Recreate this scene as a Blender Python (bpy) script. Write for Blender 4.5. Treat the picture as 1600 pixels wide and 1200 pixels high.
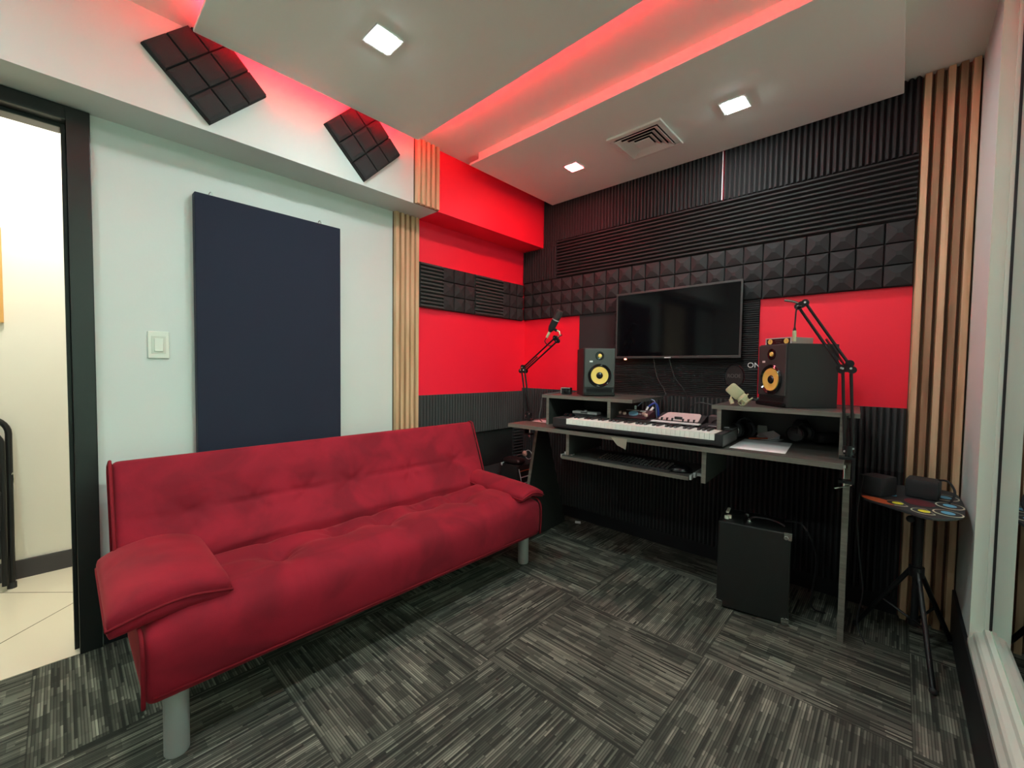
import bpy, bmesh, math, random
from mathutils import Vector, Matrix, noise as mnoise
random.seed(7)
PI = math.pi
scene = bpy.context.scene
for o in list(bpy.data.objects): bpy.data.objects.remove(o)

# ---------------------------------------------------------------- camera
cam_d = bpy.data.cameras.new('camera'); cam = bpy.data.objects.new('camera', cam_d)
scene.collection.objects.link(cam); scene.camera = cam
cam_d.sensor_fit = 'HORIZONTAL'; cam_d.sensor_width = 36.0; cam_d.lens = 653.68/1600*36.0
cam_d.clip_start = 0.02
yaw, pit, rol = 0.746837, -0.0378903, 0.0129386
fwd = Vector((-math.sin(yaw)*math.cos(pit), math.cos(yaw)*math.cos(pit), math.sin(pit)))
rgt = Vector((math.cos(yaw), math.sin(yaw), 0)); up = rgt.cross(fwd)
r2 = rgt*math.cos(rol) + up*math.sin(rol); u2 = up*math.cos(rol) - rgt*math.sin(rol)
cam.matrix_world = Matrix(((r2.x, u2.x, -fwd.x, 0), (r2.y, u2.y, -fwd.y, 0), (r2.z, u2.z, -fwd.z, 1.15), (0, 0, 0, 1)))

# ---------------------------------------------------------------- world, exposure
w = bpy.data.worlds.new('world'); scene.world = w; w.use_nodes = True
w.node_tree.nodes['Background'].inputs[0].default_value = (0.02, 0.022, 0.025, 1)
w.node_tree.nodes['Background'].inputs[1].default_value = 1.0
vs = scene.view_settings; vs.view_transform = 'Standard'; vs.look = 'None'; vs.gamma = 1.0
vs.exposure = 2.12; vs.use_curve_mapping = False
DOWN_W = 68.0      # radiance of the white downlights
DOWN_R = 85.0
LED_R = 10.0
CORR_W = 26.0
BOOTH_W = 18.0
scene.cycles.max_bounces = 10; scene.cycles.diffuse_bounces = 6
scene.cycles.sample_clamp_indirect = 6.0

# ---------------------------------------------------------------- materials
def nt(name):
    m = bpy.data.materials.new(name); m.use_nodes = True
    return m, m.node_tree.nodes, m.node_tree.links, m.node_tree.nodes['Principled BSDF']
def mat(name, col, rough=.5, metal=0, spec=.5, bump=0, bscale=200, var=0, vscale=5, sheen=0, coat=0):
    m, N, L, P = nt(name)
    P.inputs['Base Color'].default_value = (*col, 1); P.inputs['Roughness'].default_value = rough
    P.inputs['Metallic'].default_value = metal; P.inputs['Specular IOR Level'].default_value = spec
    if sheen: P.inputs['Sheen Weight'].default_value = sheen; P.inputs['Sheen Roughness'].default_value = .4
    if coat: P.inputs['Coat Weight'].default_value = coat
    tc = N.new('ShaderNodeTexCoord')
    if var:
        n = N.new('ShaderNodeTexNoise'); n.inputs['Scale'].default_value = vscale; n.inputs['Detail'].default_value = 4
        L.new(tc.outputs['Object'], n.inputs['Vector'])
        r = N.new('ShaderNodeMapRange'); r.inputs[1].default_value = .3; r.inputs[2].default_value = .7
        r.inputs[3].default_value = 1-var; r.inputs[4].default_value = 1+var
        L.new(n.outputs[0], r.inputs[0])
        x = N.new('ShaderNodeMix'); x.data_type = 'RGBA'; x.blend_type = 'MULTIPLY'; x.inputs[0].default_value = 1
        x.inputs[6].default_value = (*col, 1); L.new(r.outputs[0], x.inputs[7]); L.new(x.outputs[2], P.inputs['Base Color'])
    if bump:
        n = N.new('ShaderNodeTexNoise'); n.inputs['Scale'].default_value = bscale; n.inputs['Detail'].default_value = 3
        L.new(tc.outputs['Object'], n.inputs['Vector'])
        b = N.new('ShaderNodeBump'); b.inputs['Strength'].default_value = bump; b.inputs['Distance'].default_value = .002
        L.new(n.outputs[0], b.inputs['Height']); L.new(b.outputs[0], P.inputs['Normal'])
    return m
def emis(name, col, s):
    m, N, L, P = nt(name)
    P.inputs['Base Color'].default_value = (*col, 1)
    P.inputs['Emission Color'].default_value = (*col, 1); P.inputs['Emission Strength'].default_value = s
    return m
def carpet_mat():
    m, N, L, P = nt('carpet')
    P.inputs['Roughness'].default_value = .95; P.inputs['Specular IOR Level'].default_value = .15
    tc = N.new('ShaderNodeTexCoord'); sp = N.new('ShaderNodeSeparateXYZ'); L.new(tc.outputs['Object'], sp.inputs[0])
    def M(op, a, b=None, c=None):
        n = N.new('ShaderNodeMath'); n.operation = op
        for i, v in enumerate((a, b, c)):
            if v is None: continue
            if isinstance(v, (int, float)): n.inputs[i].default_value = v
            else: L.new(v, n.inputs[i])
        return n.outputs[0]
    T = .61
    tx = M('DIVIDE', M('ADD', sp.outputs[0], .54+6.1), T); ty = M('DIVIDE', M('ADD', sp.outputs[1], -1.74+6.1), T)
    ix = M('FLOOR', tx); iy = M('FLOOR', ty)
    par = M('MODULO', M('ADD', M('ADD', ix, iy), 1.0), 2.0)
    # along the stripe (a) and across it (c)
    def mixf(f, a, b):
        n = N.new('ShaderNodeMix'); L.new(f, n.inputs[0]); L.new(a, n.inputs[2]); L.new(b, n.inputs[3]); return n.outputs[0]
    A = mixf(par, sp.outputs[1], sp.outputs[0]); Cc = mixf(par, sp.outputs[0], sp.outputs[1])
    tid = M('ADD', M('MULTIPLY', ix, 7.31), M('MULTIPLY', iy, 3.17))
    line = M('FLOOR', M('DIVIDE', Cc, .0075))
    def wn(x, y):
        c = N.new('ShaderNodeCombineXYZ'); L.new(x, c.inputs[0]); L.new(y, c.inputs[1]); L.new(tid, c.inputs[2])
        n = N.new('ShaderNodeTexWhiteNoise'); n.noise_dimensions = '3D'; L.new(c.outputs[0], n.inputs['Vector']); return n.outputs[0]
    z0 = N.new('ShaderNodeValue'); z0.outputs[0].default_value = 0
    off = wn(line, z0.outputs[0])
    blk = M('FLOOR', M('DIVIDE', M('ADD', A, M('MULTIPLY', off, .4)), .14))
    v1 = wn(line, blk)
    band = M('FLOOR', M('DIVIDE', Cc, .045)); offb = wn(band, z0.outputs[0])
    blk2 = M('FLOOR', M('DIVIDE', M('ADD', A, M('MULTIPLY', offb, .5)), .085)); v2 = wn(band, blk2)
    nz = N.new('ShaderNodeTexNoise'); nz.inputs['Scale'].default_value = 5; L.new(tc.outputs['Object'], nz.inputs['Vector'])
    f = M('MULTIPLY', M('ADD', M('MULTIPLY', M('POWER', v1, 1.6), .65), M('MULTIPLY', M('POWER', off, 2.0), .40)), M('ADD', M('MULTIPLY', v2, .7), .3))
    f = M('MULTIPLY', f, M('ADD', M('MULTIPLY', nz.outputs[0], 1.2), .4))
    # dark thread gap between stripes
    fr = M('FRACT', M('DIVIDE', Cc, .0075)); gap = M('GREATER_THAN', fr, .32)
    f = M('MULTIPLY', f, M('ADD', M('MULTIPLY', gap, .65), .35))
    # seams
    sx = M('FRACT', tx); sy = M('FRACT', ty)
    seam = M('ADD', .45, M('MULTIPLY', .55, M('MULTIPLY', M('MULTIPLY', M('GREATER_THAN', sx, .003), M('LESS_THAN', sx, .997)), M('MULTIPLY', M('GREATER_THAN', sy, .003), M('LESS_THAN', sy, .997)))))
    f = M('MULTIPLY', f, seam)
    mix = N.new('ShaderNodeMix'); mix.data_type = 'RGBA'; L.new(f, mix.inputs[0])
    mix.inputs[6].default_value = (.030, .034, .029, 1); mix.inputs[7].default_value = (.36, .375, .30, 1)
    L.new(mix.outputs[2], P.inputs['Base Color'])
    n2 = N.new('ShaderNodeTexNoise'); n2.inputs['Scale'].default_value = 350; L.new(tc.outputs['Object'], n2.inputs['Vector'])
    b = N.new('ShaderNodeBump'); b.inputs['Strength'].default_value = .5; b.inputs['Distance'].default_value = .003
    L.new(n2.outputs[0], b.inputs['Height']); L.new(b.outputs[0], P.inputs['Normal'])
    return m
def tile_mat():
    m, N, L, P = nt('cream_floor_tile')
    P.inputs['Roughness'].default_value = .12
    tc = N.new('ShaderNodeTexCoord'); sp = N.new('ShaderNodeSeparateXYZ'); L.new(tc.outputs['Object'], sp.inputs[0])
    def M(op, a, b):
        n = N.new('ShaderNodeMath'); n.operation = op
        for i, v in enumerate((a, b)):
            if isinstance(v, (int, float)): n.inputs[i].default_value = v
            else: L.new(v, n.inputs[i])
        return n.outputs[0]
    a = M('ADD', M('ADD', sp.outputs[0], sp.outputs[1]), 2.84+.85*8); b = M('ADD', M('SUBTRACT', sp.outputs[0], sp.outputs[1]), 3.02+.85*8)
    fa = M('FRACT', M('DIVIDE', a, .85), 0); fb = M('FRACT', M('DIVIDE', b, .85), 0)
    g = M('MULTIPLY', M('GREATER_THAN', fa, .008), M('GREATER_THAN', fb, .008))
    mix = N.new('ShaderNodeMix'); mix.data_type = 'RGBA'; L.new(g, mix.inputs[0])
    mix.inputs[6].default_value = (.12, .10, .07, 1); mix.inputs[7].default_value = (.74, .68, .54, 1)
    L.new(mix.outputs[2], P.inputs['Base Color'])
    return m
def suede_mat():
    m, N, L, P = nt('red_suede')
    P.inputs['Roughness'].default_value = .8; P.inputs['Specular IOR Level'].default_value = .2
    P.inputs['Sheen Weight'].default_value = .2; P.inputs['Sheen Roughness'].default_value = .45
    P.inputs['Sheen Tint'].default_value = (1, .25, .25, 1)
    tc = N.new('ShaderNodeTexCoord')
    n = N.new('ShaderNodeTexNoise'); n.inputs['Scale'].default_value = 5; n.inputs['Detail'].default_value = 5; n.inputs['Distortion'].default_value = .5
    L.new(tc.outputs['Object'], n.inputs['Vector'])
    cr = N.new('ShaderNodeValToRGB'); L.new(n.outputs[0], cr.inputs[0])
    cr.color_ramp.elements[0].position = .40; cr.color_ramp.elements[0].color = (.20, .008, .019, 1)
    cr.color_ramp.elements[1].position = .62; cr.color_ramp.elements[1].color = (.295, .010, .025, 1)
    L.new(cr.outputs[0], P.inputs['Base Color'])
    n2 = N.new('ShaderNodeTexNoise'); n2.inputs['Scale'].default_value = 500; L.new(tc.outputs['Object'], n2.inputs['Vector'])
    b = N.new('ShaderNodeBump'); b.inputs['Strength'].default_value = .15; b.inputs['Distance'].default_value = .002
    L.new(n2.outputs[0], b.inputs['Height']); L.new(b.outputs[0], P.inputs['Normal'])
    return m
def wood_mat(name, c1, c2, rough=.5, axis=2, scale=3.0, stretch=.06, dens=12):
    m, N, L, P = nt(name); P.inputs['Roughness'].default_value = rough
    tc = N.new('ShaderNodeTexCoord'); mp = N.new('ShaderNodeMapping'); L.new(tc.outputs['Object'], mp.inputs[0])
    s = [dens, dens, dens]; s[axis] = dens*stretch; mp.inputs['Scale'].default_value = s
    n = N.new('ShaderNodeTexNoise'); n.inputs['Scale'].default_value = scale; n.inputs['Detail'].default_value = 6; n.inputs['Distortion'].default_value = .4
    L.new(mp.outputs[0], n.inputs['Vector'])
    cr = N.new('ShaderNodeValToRGB'); L.new(n.outputs[0], cr.inputs[0])
    cr.color_ramp.elements[0].position = .35; cr.color_ramp.elements[0].color = (*c1, 1)
    cr.color_ramp.elements[1].position = .68; cr.color_ramp.elements[1].color = (*c2, 1)
    L.new(cr.outputs[0], P.inputs['Base Color'])
    return m
def glass_mat():
    m, N, L, P = nt('window_glass')
    N.remove(P); out = N['Material Output']
    t = N.new('ShaderNodeBsdfTransparent'); t.inputs[0].default_value = (.86, .94, .90, 1)
    g = N.new('ShaderNodeBsdfGlossy'); g.inputs['Roughness'].default_value = .01
    fr = N.new('ShaderNodeFresnel'); fr.inputs[0].default_value = 1.45
    x = N.new('ShaderNodeMixShader'); L.new(fr.outputs[0], x.inputs[0]); L.new(t.outputs[0], x.inputs[1]); L.new(g.outputs[0], x.inputs[2])
    L.new(x.outputs[0], out.inputs[0]); return m

WHITE = mat('white_wall_paint', (.62, .67, .645), .6, bump=.12, bscale=60, var=.02, vscale=1.5)
CEILM = mat('ceiling_paint', (.88, .92, .85), .7, bump=.05, bscale=80)
UPCEIL = mat('upper_ceiling_paint', (.86, .90, .82), .7)
REDW = mat('red_wall_paint', (.96, .013, .045), .5, bump=.12, bscale=50)
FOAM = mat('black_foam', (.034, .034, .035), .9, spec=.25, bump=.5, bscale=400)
FOAM2 = mat('charcoal_and_lit_foam', (.062, .064, .064), .95, spec=.25, bump=.5, bscale=400)  # grey foam, also black foam with light on its ridges painted in
DARKW = mat('black_wall_cloth', (.014, .015, .015), .9, spec=.2)
NAVY = mat('navy_fabric', (.022, .026, .045), .85, spec=.2, bump=.4, bscale=600, sheen=.1)
BLACKP = mat('black_gloss_paint', (.012, .014, .014), .35)
BASEB = mat('black_baseboard', (.006, .006, .008), .5)
OAK = wood_mat('oak_slats', (.50, .32, .17), (.72, .52, .32), .5)
OAK2 = wood_mat('walnut_slats', (.26, .145, .075), (.40, .25, .14), .5)
OAKB = wood_mat('slat_backing_wood', (.10, .05, .025), (.16, .09, .045), .6)
DESKW = wood_mat('charcoal_oak_laminate', (.045, .043, .038), (.10, .095, .082), .42, axis=0, scale=4, stretch=.05, dens=18)
BLKLAM = mat('black_laminate', (.026, .026, .024), .5)
DESKE = wood_mat('grey_oak_edge_band', (.12, .115, .095), (.19, .18, .15), .5, axis=0, scale=4, stretch=.05, dens=18)
SUEDE = suede_mat()
PIPING = mat('red_piping', (.20, .008, .016), .8, spec=.2)
SILV = mat('silver_paint_metal', (.45, .47, .46), .42, metal=.35)
CHROME = mat('chrome', (.8, .8, .78), .15, metal=1)
BLK = mat('black_plastic', (.014, .014, .015), .4)
BLKM = mat('black_matte_vinyl', (.018, .018, .019), .6, bump=.3, bscale=500)
BLKG = mat('black_gloss_plastic', (.006, .006, .007), .12)
SCREEN = mat('tv_screen_glass', (.003, .003, .004), .08, spec=.22)
BLKMET = mat('black_metal', (.012, .012, .013), .35, metal=.3)
GOLDC = mat('yellow_woven_cone', (.80, .56, .13), .45, bump=.2, bscale=300)
CREAMP = mat('cream_plastic', (.72, .70, .58), .4)
WKEY = mat('white_keys', (.88, .92, .85), .25)
PAPER = mat('white_paper', (.82, .84, .85), .7)
PINKG = mat('brushed_silver_panel', (.58, .50, .49), .4)
REDBR = mat('dark_maroon_plastic', (.07, .02, .025), .4)
BLUE = mat('blue_cable', (.02, .06, .35), .4)
SKYB = mat('sky_blue_print', (.12, .42, .62), .5)
YELP = mat('yellow_print', (.80, .72, .04), .5)
CREAMPR = mat('cream_print', (.62, .60, .44), .5)
ORNG = mat('orange_print', (.55, .10, .03), .5)
DKRED = mat('dark_red_print', (.10, .015, .02), .5)
RUBB = mat('black_silicone', (.02, .022, .024), .6)
CHAMP = mat('champagne_metal', (.62, .65, .42), .35, metal=.25)
CORRW = mat('cream_corridor_wall', (.80, .77, .68), .7, bump=.05, bscale=60)
CORRB = mat('dark_corridor_baseboard', (.05, .045, .05), .5)
SWP = mat('switch_plastic', (.70, .74, .66), .35)
TILE = tile_mat(); CARPET = carpet_mat(); GLASS = glass_mat()
BOOTH = mat('booth_wall', (.75, .80, .75), .8)  # unseen walls made bright to bounce fill light through the window
BOOTHD = mat('dark_booth_wall', (.03, .03, .03), .8)  # visible booth end painted dark so the room beyond looks dim
WFRAME = mat('white_window_frame', (.60, .70, .61), .4, bump=.1, bscale=40)
VENTW = mat('white_vent_metal', (.86, .86, .80), .5)
GREYM = mat('grey_screen_print', (.10, .10, .10), .5)
WHITEP = mat('white_plastic', (.8, .8, .8), .4)

# ---------------------------------------------------------------- helpers
def link(o): scene.collection.objects.link(o); return o
def thing(name, label, cat, loc=(0, 0, 0), rz=0, group=None):
    o = bpy.data.objects.new(name, None); link(o); o.empty_display_size = .05
    o.location = loc; o.rotation_euler = (0, 0, rz); o['label'] = label; o['category'] = cat
    if group: o['group'] = group
    return o
def tag(o, label, cat, group=None):
    o['label'] = label; o['category'] = cat
    if group: o['group'] = group
    return o
def copy_tree(o, parent=None):
    c = o.copy(); link(c); c.parent = parent
    for ch in list(o.children): copy_tree(ch, c)
    return c

class MB:
    def __init__(s): s.v = []; s.f = []; s.m = []; s.mi = 0
    def add(s, vs, fs, M=None):
        n = len(s.v)
        s.v += [tuple(M @ Vector(p)) if M is not None else tuple(p) for p in vs]
        s.f += [tuple(i+n for i in f) for f in fs]; s.m += [s.mi]*len(fs); return s
    def box(s, x0, y0, z0, x1, y1, z1, M=None):
        v = [(x, y, z) for x in (x0, x1) for y in (y0, y1) for z in (z0, z1)]
        return s.add(v, [(0, 1, 3, 2), (4, 6, 7, 5), (0, 4, 5, 1), (2, 3, 7, 6), (0, 2, 6, 4), (1, 5, 7, 3)], M)
    def prism(s, poly, axis, a0, a1, M=None):
        # poly: 2D points in the plane normal to axis
        def P(p, a): return {'x': (a, p[0], p[1]), 'y': (p[0], a, p[1]), 'z': (p[0], p[1], a)}[axis]
        n = len(poly); v = [P(p, a0) for p in poly]+[P(p, a1) for p in poly]
        f = [tuple(range(n))[::-1], tuple(range(n, 2*n))]+[(i, (i+1) % n, n+(i+1) % n, n+i) for i in range(n)]
        return s.add(v, f, M)
    def cone(s, p0, p1, r0, r1=None, n=20, caps=True, M=None):
        r1 = r0 if r1 is None else r1
        p0 = Vector(p0); p1 = Vector(p1); d = (p1-p0).normalized()
        a = d.orthogonal().normalized(); b = d.cross(a); v = []
        for p, r in ((p0, r0), (p1, r1)):
            v += [tuple(p+(a*math.cos(2*PI*i/n)+b*math.sin(2*PI*i/n))*r) for i in range(n)]
        f = [(i, (i+1) % n, n+(i+1) % n, n+i) for i in range(n)]
        if caps: f += [tuple(range(n))[::-1], tuple(range(n, 2*n))]
        return s.add(v, f, M)
    def tube(s, pts, r, n=8, M=None, closed=False):
        pts = [Vector(p) for p in pts]; v = []; k = len(pts)
        a = None
        for i, p in enumerate(pts):
            if closed: d = pts[(i+1) % k]-pts[i-1]
            else: d = pts[min(i+1, k-1)]-pts[max(i-1, 0)]
            d.normalize()
            if a is None: a = d.orthogonal().normalized()
            else:
                a = a-d*a.dot(d)
                a = a.normalized() if a.length > 1e-6 else d.orthogonal().normalized()
            b = d.cross(a)
            v += [tuple(p+(a*math.cos(2*PI*j/n)+b*math.sin(2*PI*j/n))*r) for j in range(n)]
        f = []
        for i in range(k if closed else k-1):
            q = (i+1) % k
            f += [(i*n+j, i*n+(j+1) % n, q*n+(j+1) % n, q*n+j) for j in range(n)]
        if not closed: f += [tuple(range(n))[::-1], tuple(range((k-1)*n, k*n))]
        return s.add(v, f, M)
    def lathe(s, prof, n=32, M=None):
        # prof: (r, z) about z axis
        v = []; f = []
        for r, z in prof: v += [(r*math.cos(2*PI*j/n), r*math.sin(2*PI*j/n), z) for j in range(n)]
        for i in range(len(prof)-1):
            f += [(i*n+j, i*n+(j+1) % n, (i+1)*n+(j+1) % n, (i+1)*n+j) for j in range(n)]
        f += [tuple(range(n))[::-1], tuple(range((len(prof)-1)*n, len(prof)*n))]
        return s.add(v, f, M)
    def rbox(s, c, h, r, seg=(8, 8, 8), disp=None, M=None):
        # rounded box, centre c, half sizes h, corner radius r, dense grid
        import itertools
        idx = {}; v = []; f = []
        nx, ny, nz = seg
        def lin(n, hh):
            return [-hh+2*hh*i/n for i in range(n+1)]
        X, Y, Z = lin(nx, h[0]), lin(ny, h[1]), lin(nz, h[2])
        def gv(i, j, k):
            key = (i, j, k)
            if key in idx: return idx[key]
            p = Vector((X[i], Y[j], Z[k]))
            q = Vector([max(-h[a]+r, min(h[a]-r, p[a])) for a in range(3)])
            d = p-q
            if d.length > 1e-9: p = q+d.normalized()*min(r, max(abs(t) for t in d) if max(abs(t) for t in d) < r else r)
            if disp: p = disp(p)
            idx[key] = len(v); v.append((c[0]+p[0], c[1]+p[1], c[2]+p[2])); return idx[key]
        for i in range(nx):
            for j in range(ny):
                for k, fl in ((0, 1), (nz, 0)):
                    q = (gv(i, j, k), gv(i+1, j, k), gv(i+1, j+1, k), gv(i, j+1, k)); f.append(q[::-1] if fl else q)
        for i in range(nx):
            for k in range(nz):
                for j, fl in ((0, 0), (ny, 1)):
                    q = (gv(i, j, k), gv(i+1, j, k), gv(i+1, j, k+1), gv(i, j, k+1)); f.append(q[::-1] if fl else q)
        for j in range(ny):
            for k in range(nz):
                for i, fl in ((0, 1), (nx, 0)):
                    q = (gv(i, j, k), gv(i, j+1, k), gv(i, j+1, k+1), gv(i, j, k+1)); f.append(q[::-1] if fl else q)
        return s.add(v, f, M)
    def sphere(s, c, r, n=16, m=10, sc=(1, 1, 1), M=None):
        v = []; f = []
        for i in range(m+1):
            t = PI*i/m
            v += [(c[0]+r*sc[0]*math.sin(t)*math.cos(2*PI*j/n), c[1]+r*sc[1]*math.sin(t)*math.sin(2*PI*j/n), c[2]+r*sc[2]*math.cos(t)) for j in range(n)]
        for i in range(m): f += [(i*n+j, (i+1)*n+j, (i+1)*n+(j+1) % n, i*n+(j+1) % n) for j in range(n)]
        return s.add(v, f, M)
    def mesh(s, name, mats, smooth=False, angle=40):
        me = bpy.data.meshes.new(name); me.from_pydata(s.v, [], s.f)
        for m in (mats if isinstance(mats, (list, tuple)) else [mats]): me.materials.append(m)
        for p, mi in zip(me.polygons, s.m): p.material_index = mi
        bm = bmesh.new(); bm.from_mesh(me); bmesh.ops.remove_doubles(bm, verts=bm.verts, dist=1e-6)
        bmesh.ops.recalc_face_normals(bm, faces=bm.faces); bm.to_mesh(me); bm.free()
        if smooth:
            me.polygons.foreach_set('use_smooth', [True]*len(me.polygons))
            try: me.set_sharp_from_angle(angle=math.radians(angle))
            except Exception: pass
        me.update(); return me
    def build(s, name, mats, parent=None, smooth=False, bevel=0, angle=40, loc=None, rz=0):
        o = bpy.data.objects.new(name, s.mesh(name, mats, smooth, angle)); link(o)
        if parent is not None: o.parent = parent
        if loc is not None: o.location = loc
        if rz: o.rotation_euler = (0, 0, rz)
        if bevel:
            b = o.modifiers.new('bevel', 'BEVEL'); b.width = bevel; b.segments = 2; b.limit_method = 'ANGLE'; b.angle_limit = math.radians(40)
        return o
def struct(name, mb, mats, **k):
    o = mb.build(name, mats, **k); o['kind'] = 'structure'; return o
def frame_to(p0, z, x=(1, 0, 0)):
    z = Vector(z).normalized(); x = Vector(x); x = (x-z*x.dot(z)).normalized(); y = z.cross(x)
    return Matrix(((x.x, y.x, z.x, p0[0]), (x.y, y.y, z.y, p0[1]), (x.z, y.z, z.z, p0[2]), (0, 0, 0, 1)))
def text_mesh(txt, size, depth, mat_, name, parent, M, font_scale=(1, 1)):
    c = bpy.data.curves.new(name+'_curve', 'FONT'); c.body = txt; c.size = size; c.extrude = depth; c.align_x = 'CENTER'; c.align_y = 'CENTER'
    t = bpy.data.objects.new('tmp_text', c); link(t)
    bpy.context.view_layer.update()
    dg = bpy.context.evaluated_depsgraph_get(); me = bpy.data.meshes.new_from_object(t.evaluated_get(dg))
    bpy.data.objects.remove(t)
    me.materials.clear(); me.materials.append(mat_)
    me.transform(M @ Matrix.Diagonal((font_scale[0], font_scale[1], 1, 1)))
    o = bpy.data.objects.new(name, me); link(o); o.parent = parent; return o
def cat(p, n=24):
    # Catmull-Rom through points
    p = [Vector(q) for q in p]; out = []
    k = len(p)-1; per = max(2, n//k)
    for i in range(k):
        a = p[max(i-1, 0)]; b = p[i]; c = p[i+1]; d = p[min(i+2, k)]
        for t in range(per):
            t /= per
            out.append(.5*((2*b)+(c-a)*t+(2*a-5*b+4*c-d)*t*t+(3*b-a-3*c+d)*t**3))
    out.append(p[-1]); return out

# ---------------------------------------------------------------- room constants
WX = -2.35; BY = 2.69; RX = .215; YB = -1.7; ZU = 2.49; ZP = 2.43; BF = -2.138; BZ = 2.115

# floor, walls
struct('floor', MB().box(WX+.01, YB, -.05, RX+.02, BY+.03, 0), CARPET)
wl = MB().box(WX-.12, .09, 0, WX, 1.60, ZU); wl.box(WX-.12, YB, 0, WX, -.95, ZU); wl.box(WX-.12, -.95, 2.11, WX, .09, ZU)
struct('wall_left', wl, WHITE)
struct('wall_left_red', MB().box(WX-.12, 1.60, 0, WX, BY+.12, ZU), REDW)
struct('wall_back', MB().box(WX, BY, 0, RX+.1, BY+.12, ZU), REDW)
struct('wall_front', MB().box(WX-.12, YB-.12, 0, RX+.1, YB, ZU), WHITE)
wr = MB().box(RX, 2.165, 0, .262, BY, ZU); wr.box(RX, YB, 0, .262, 2.165, .20); wr.box(RX, YB, 2.41, .262, 2.165, ZU); wr.box(RX, YB, .2, .262, -1.3, 2.41)
struct('wall_right', wr, WHITE)
struct('ceiling', MB().box(WX-.12, YB-.12, ZU, RX+.1, BY+.12, ZU+.06), UPCEIL)
# beam along the left wall: white then red
bw = MB().box(WX, YB, BZ, BF, 1.61, ZU); struct('trim_1', bw, WHITE)
struct('trim_2', MB().box(WX, 1.61, BZ, BF, BY, ZU), REDW)
# baseboards
struct('baseboard_left', MB().box(WX, .10, 0, WX+.012, 1.42, .095), BASEB)
struct('baseboard_right', MB().box(RX-.012, YB, 0, RX-.001, BY-.03, .199), BASEB)

# dropped ceiling rafts with LED coves
def raft(name, x0, x1, y0, y1, ins, leds):
    lip = MB().box(x0, y0, ZP, x1, y1, ZP+.014)
    o = struct(name, lip, CEILM, bevel=.002)
    b = MB().box(x0+ins[0], y0+ins[2], ZP+.014, x1-ins[1], y1-ins[3], ZU)
    c = b.build('raft_backing', CEILM, o)
    return o
LEDM = emis('red_led_strip', (1, .012, .035), LED_R)
rA = raft('trim_3', -2.045, -.03, .373, 1.40, (.06, .05, .06, .06), '')
rB = raft('trim_4', -2.045, -.03, 1.788, BY-.040, (.07, .05, .012, 0), '')
def led(x0, y0, x1, y1, label):
    o = MB().box(x0, y0, ZP+.016, x1, y1, ZP+.026).build('led_strip', LEDM)
    tag(o, label, 'led strip', 'red LED strips in the ceiling cove')
led(-2.04+.022, .44, -2.04+.032, 1.33, 'red LED strip lighting the ceiling gap beside the white beam')
led(-1.97, 1.40-.032, -.1, 1.40-.022, 'long red LED strip in the slot between the two ceiling rafts')
led(-1.97, .373+.022, -.1, .373+.032, 'red LED strip on the camera side of the near ceiling raft')

# ---------------------------------------------------------------- downlights
LW = emis('white_downlight_glow', (.86, 1.0, .98), DOWN_W)
LR = emis('red_downlight_glow', (1.0, .13, .15), DOWN_R)
FIXW = mat('downlight_trim', (.7, .7, .68), .4)
def downlight(x, y, m, label, s=.046):
    t = thing('downlight', label, 'ceiling light', (x, y, ZP), 0, 'square recessed downlights')
    f = MB(); o = s+.012
    for a in ((-o, -o, o, -s), (-o, s, o, o), (-o, -s, -s, s), (s, -s, o, s)): f.box(a[0], a[1], -.006, a[2], a[3], 0)
    f.build('trim_ring', FIXW, t)
    MB().box(-s, -s, -.0078, s, s, -.001).build('diffuser', m, t)
    return t
downlight(-1.53, .884, LW, 'bright white square downlight above the sofa in the near ceiling raft')
downlight(-.627, 2.227, LW, 'bright white square downlight right of the ceiling vent')
downlight(-1.557, 2.234, LR, 'red square downlight left of the ceiling vent', .04)
downlight(-.63, .884, LW, 'white square downlight in the near raft beyond the top edge of the photo')
d5 = downlight(-1.53, -.7, LW, 'white square downlight behind the camera on the door side')
d6 = downlight(-.63, -.7, LW, 'white square downlight behind the camera on the window side')
for d in (d5, d6): d.location.z = ZU

# ceiling vent
vt = thing('ceiling_vent', 'white square four way air vent in the ceiling raft between two downlights', 'vent', (-1.09, 2.245, ZP))
m = MB(); S = .155; a = .125
for b in ((-S, -S, S, -a), (-S, a, S, S), (-S, -a, -a, a), (a, -a, S, a)): m.box(b[0], b[1], -.012, b[2], b[3], 0)
m.build('frame', VENTW, vt, bevel=.003)
MB().box(-a, -a, -.002, a, a, 0).build('dark_throat', mat('vent_throat', (.01, .01, .01), .9), vt)
for k, q in enumerate((.122, .096, .070)):
    m = MB(); w2 = q-.024
    v = [(-q, -q, -.016), (q, -q, -.016), (q, q, -.016), (-q, q, -.016), (-w2, -w2, -.004), (w2, -w2, -.004), (w2, w2, -.004), (-w2, w2, -.004)]
    v += [(x, y, z-.002) for x, y, z in v]
    f = [(i, (i+1) % 4, 4+(i+1) % 4, 4+i) for i in range(4)]+[(8+i, 12+i, 12+(i+1) % 4, 8+(i+1) % 4) for i in range(4)]
    f += [(i, 8+i, 8+(i+1) % 4, (i+1) % 4) for i in range(4)]+[(4+i, 4+(i+1) % 4, 12+(i+1) % 4, 12+i) for i in range(4)]
    m.add(v, f); m.build('louvre', VENTW, vt)
MB().box(-.044, -.044, -.018, .044, .044, -.015).build('centre_plate', VENTW, vt)

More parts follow.
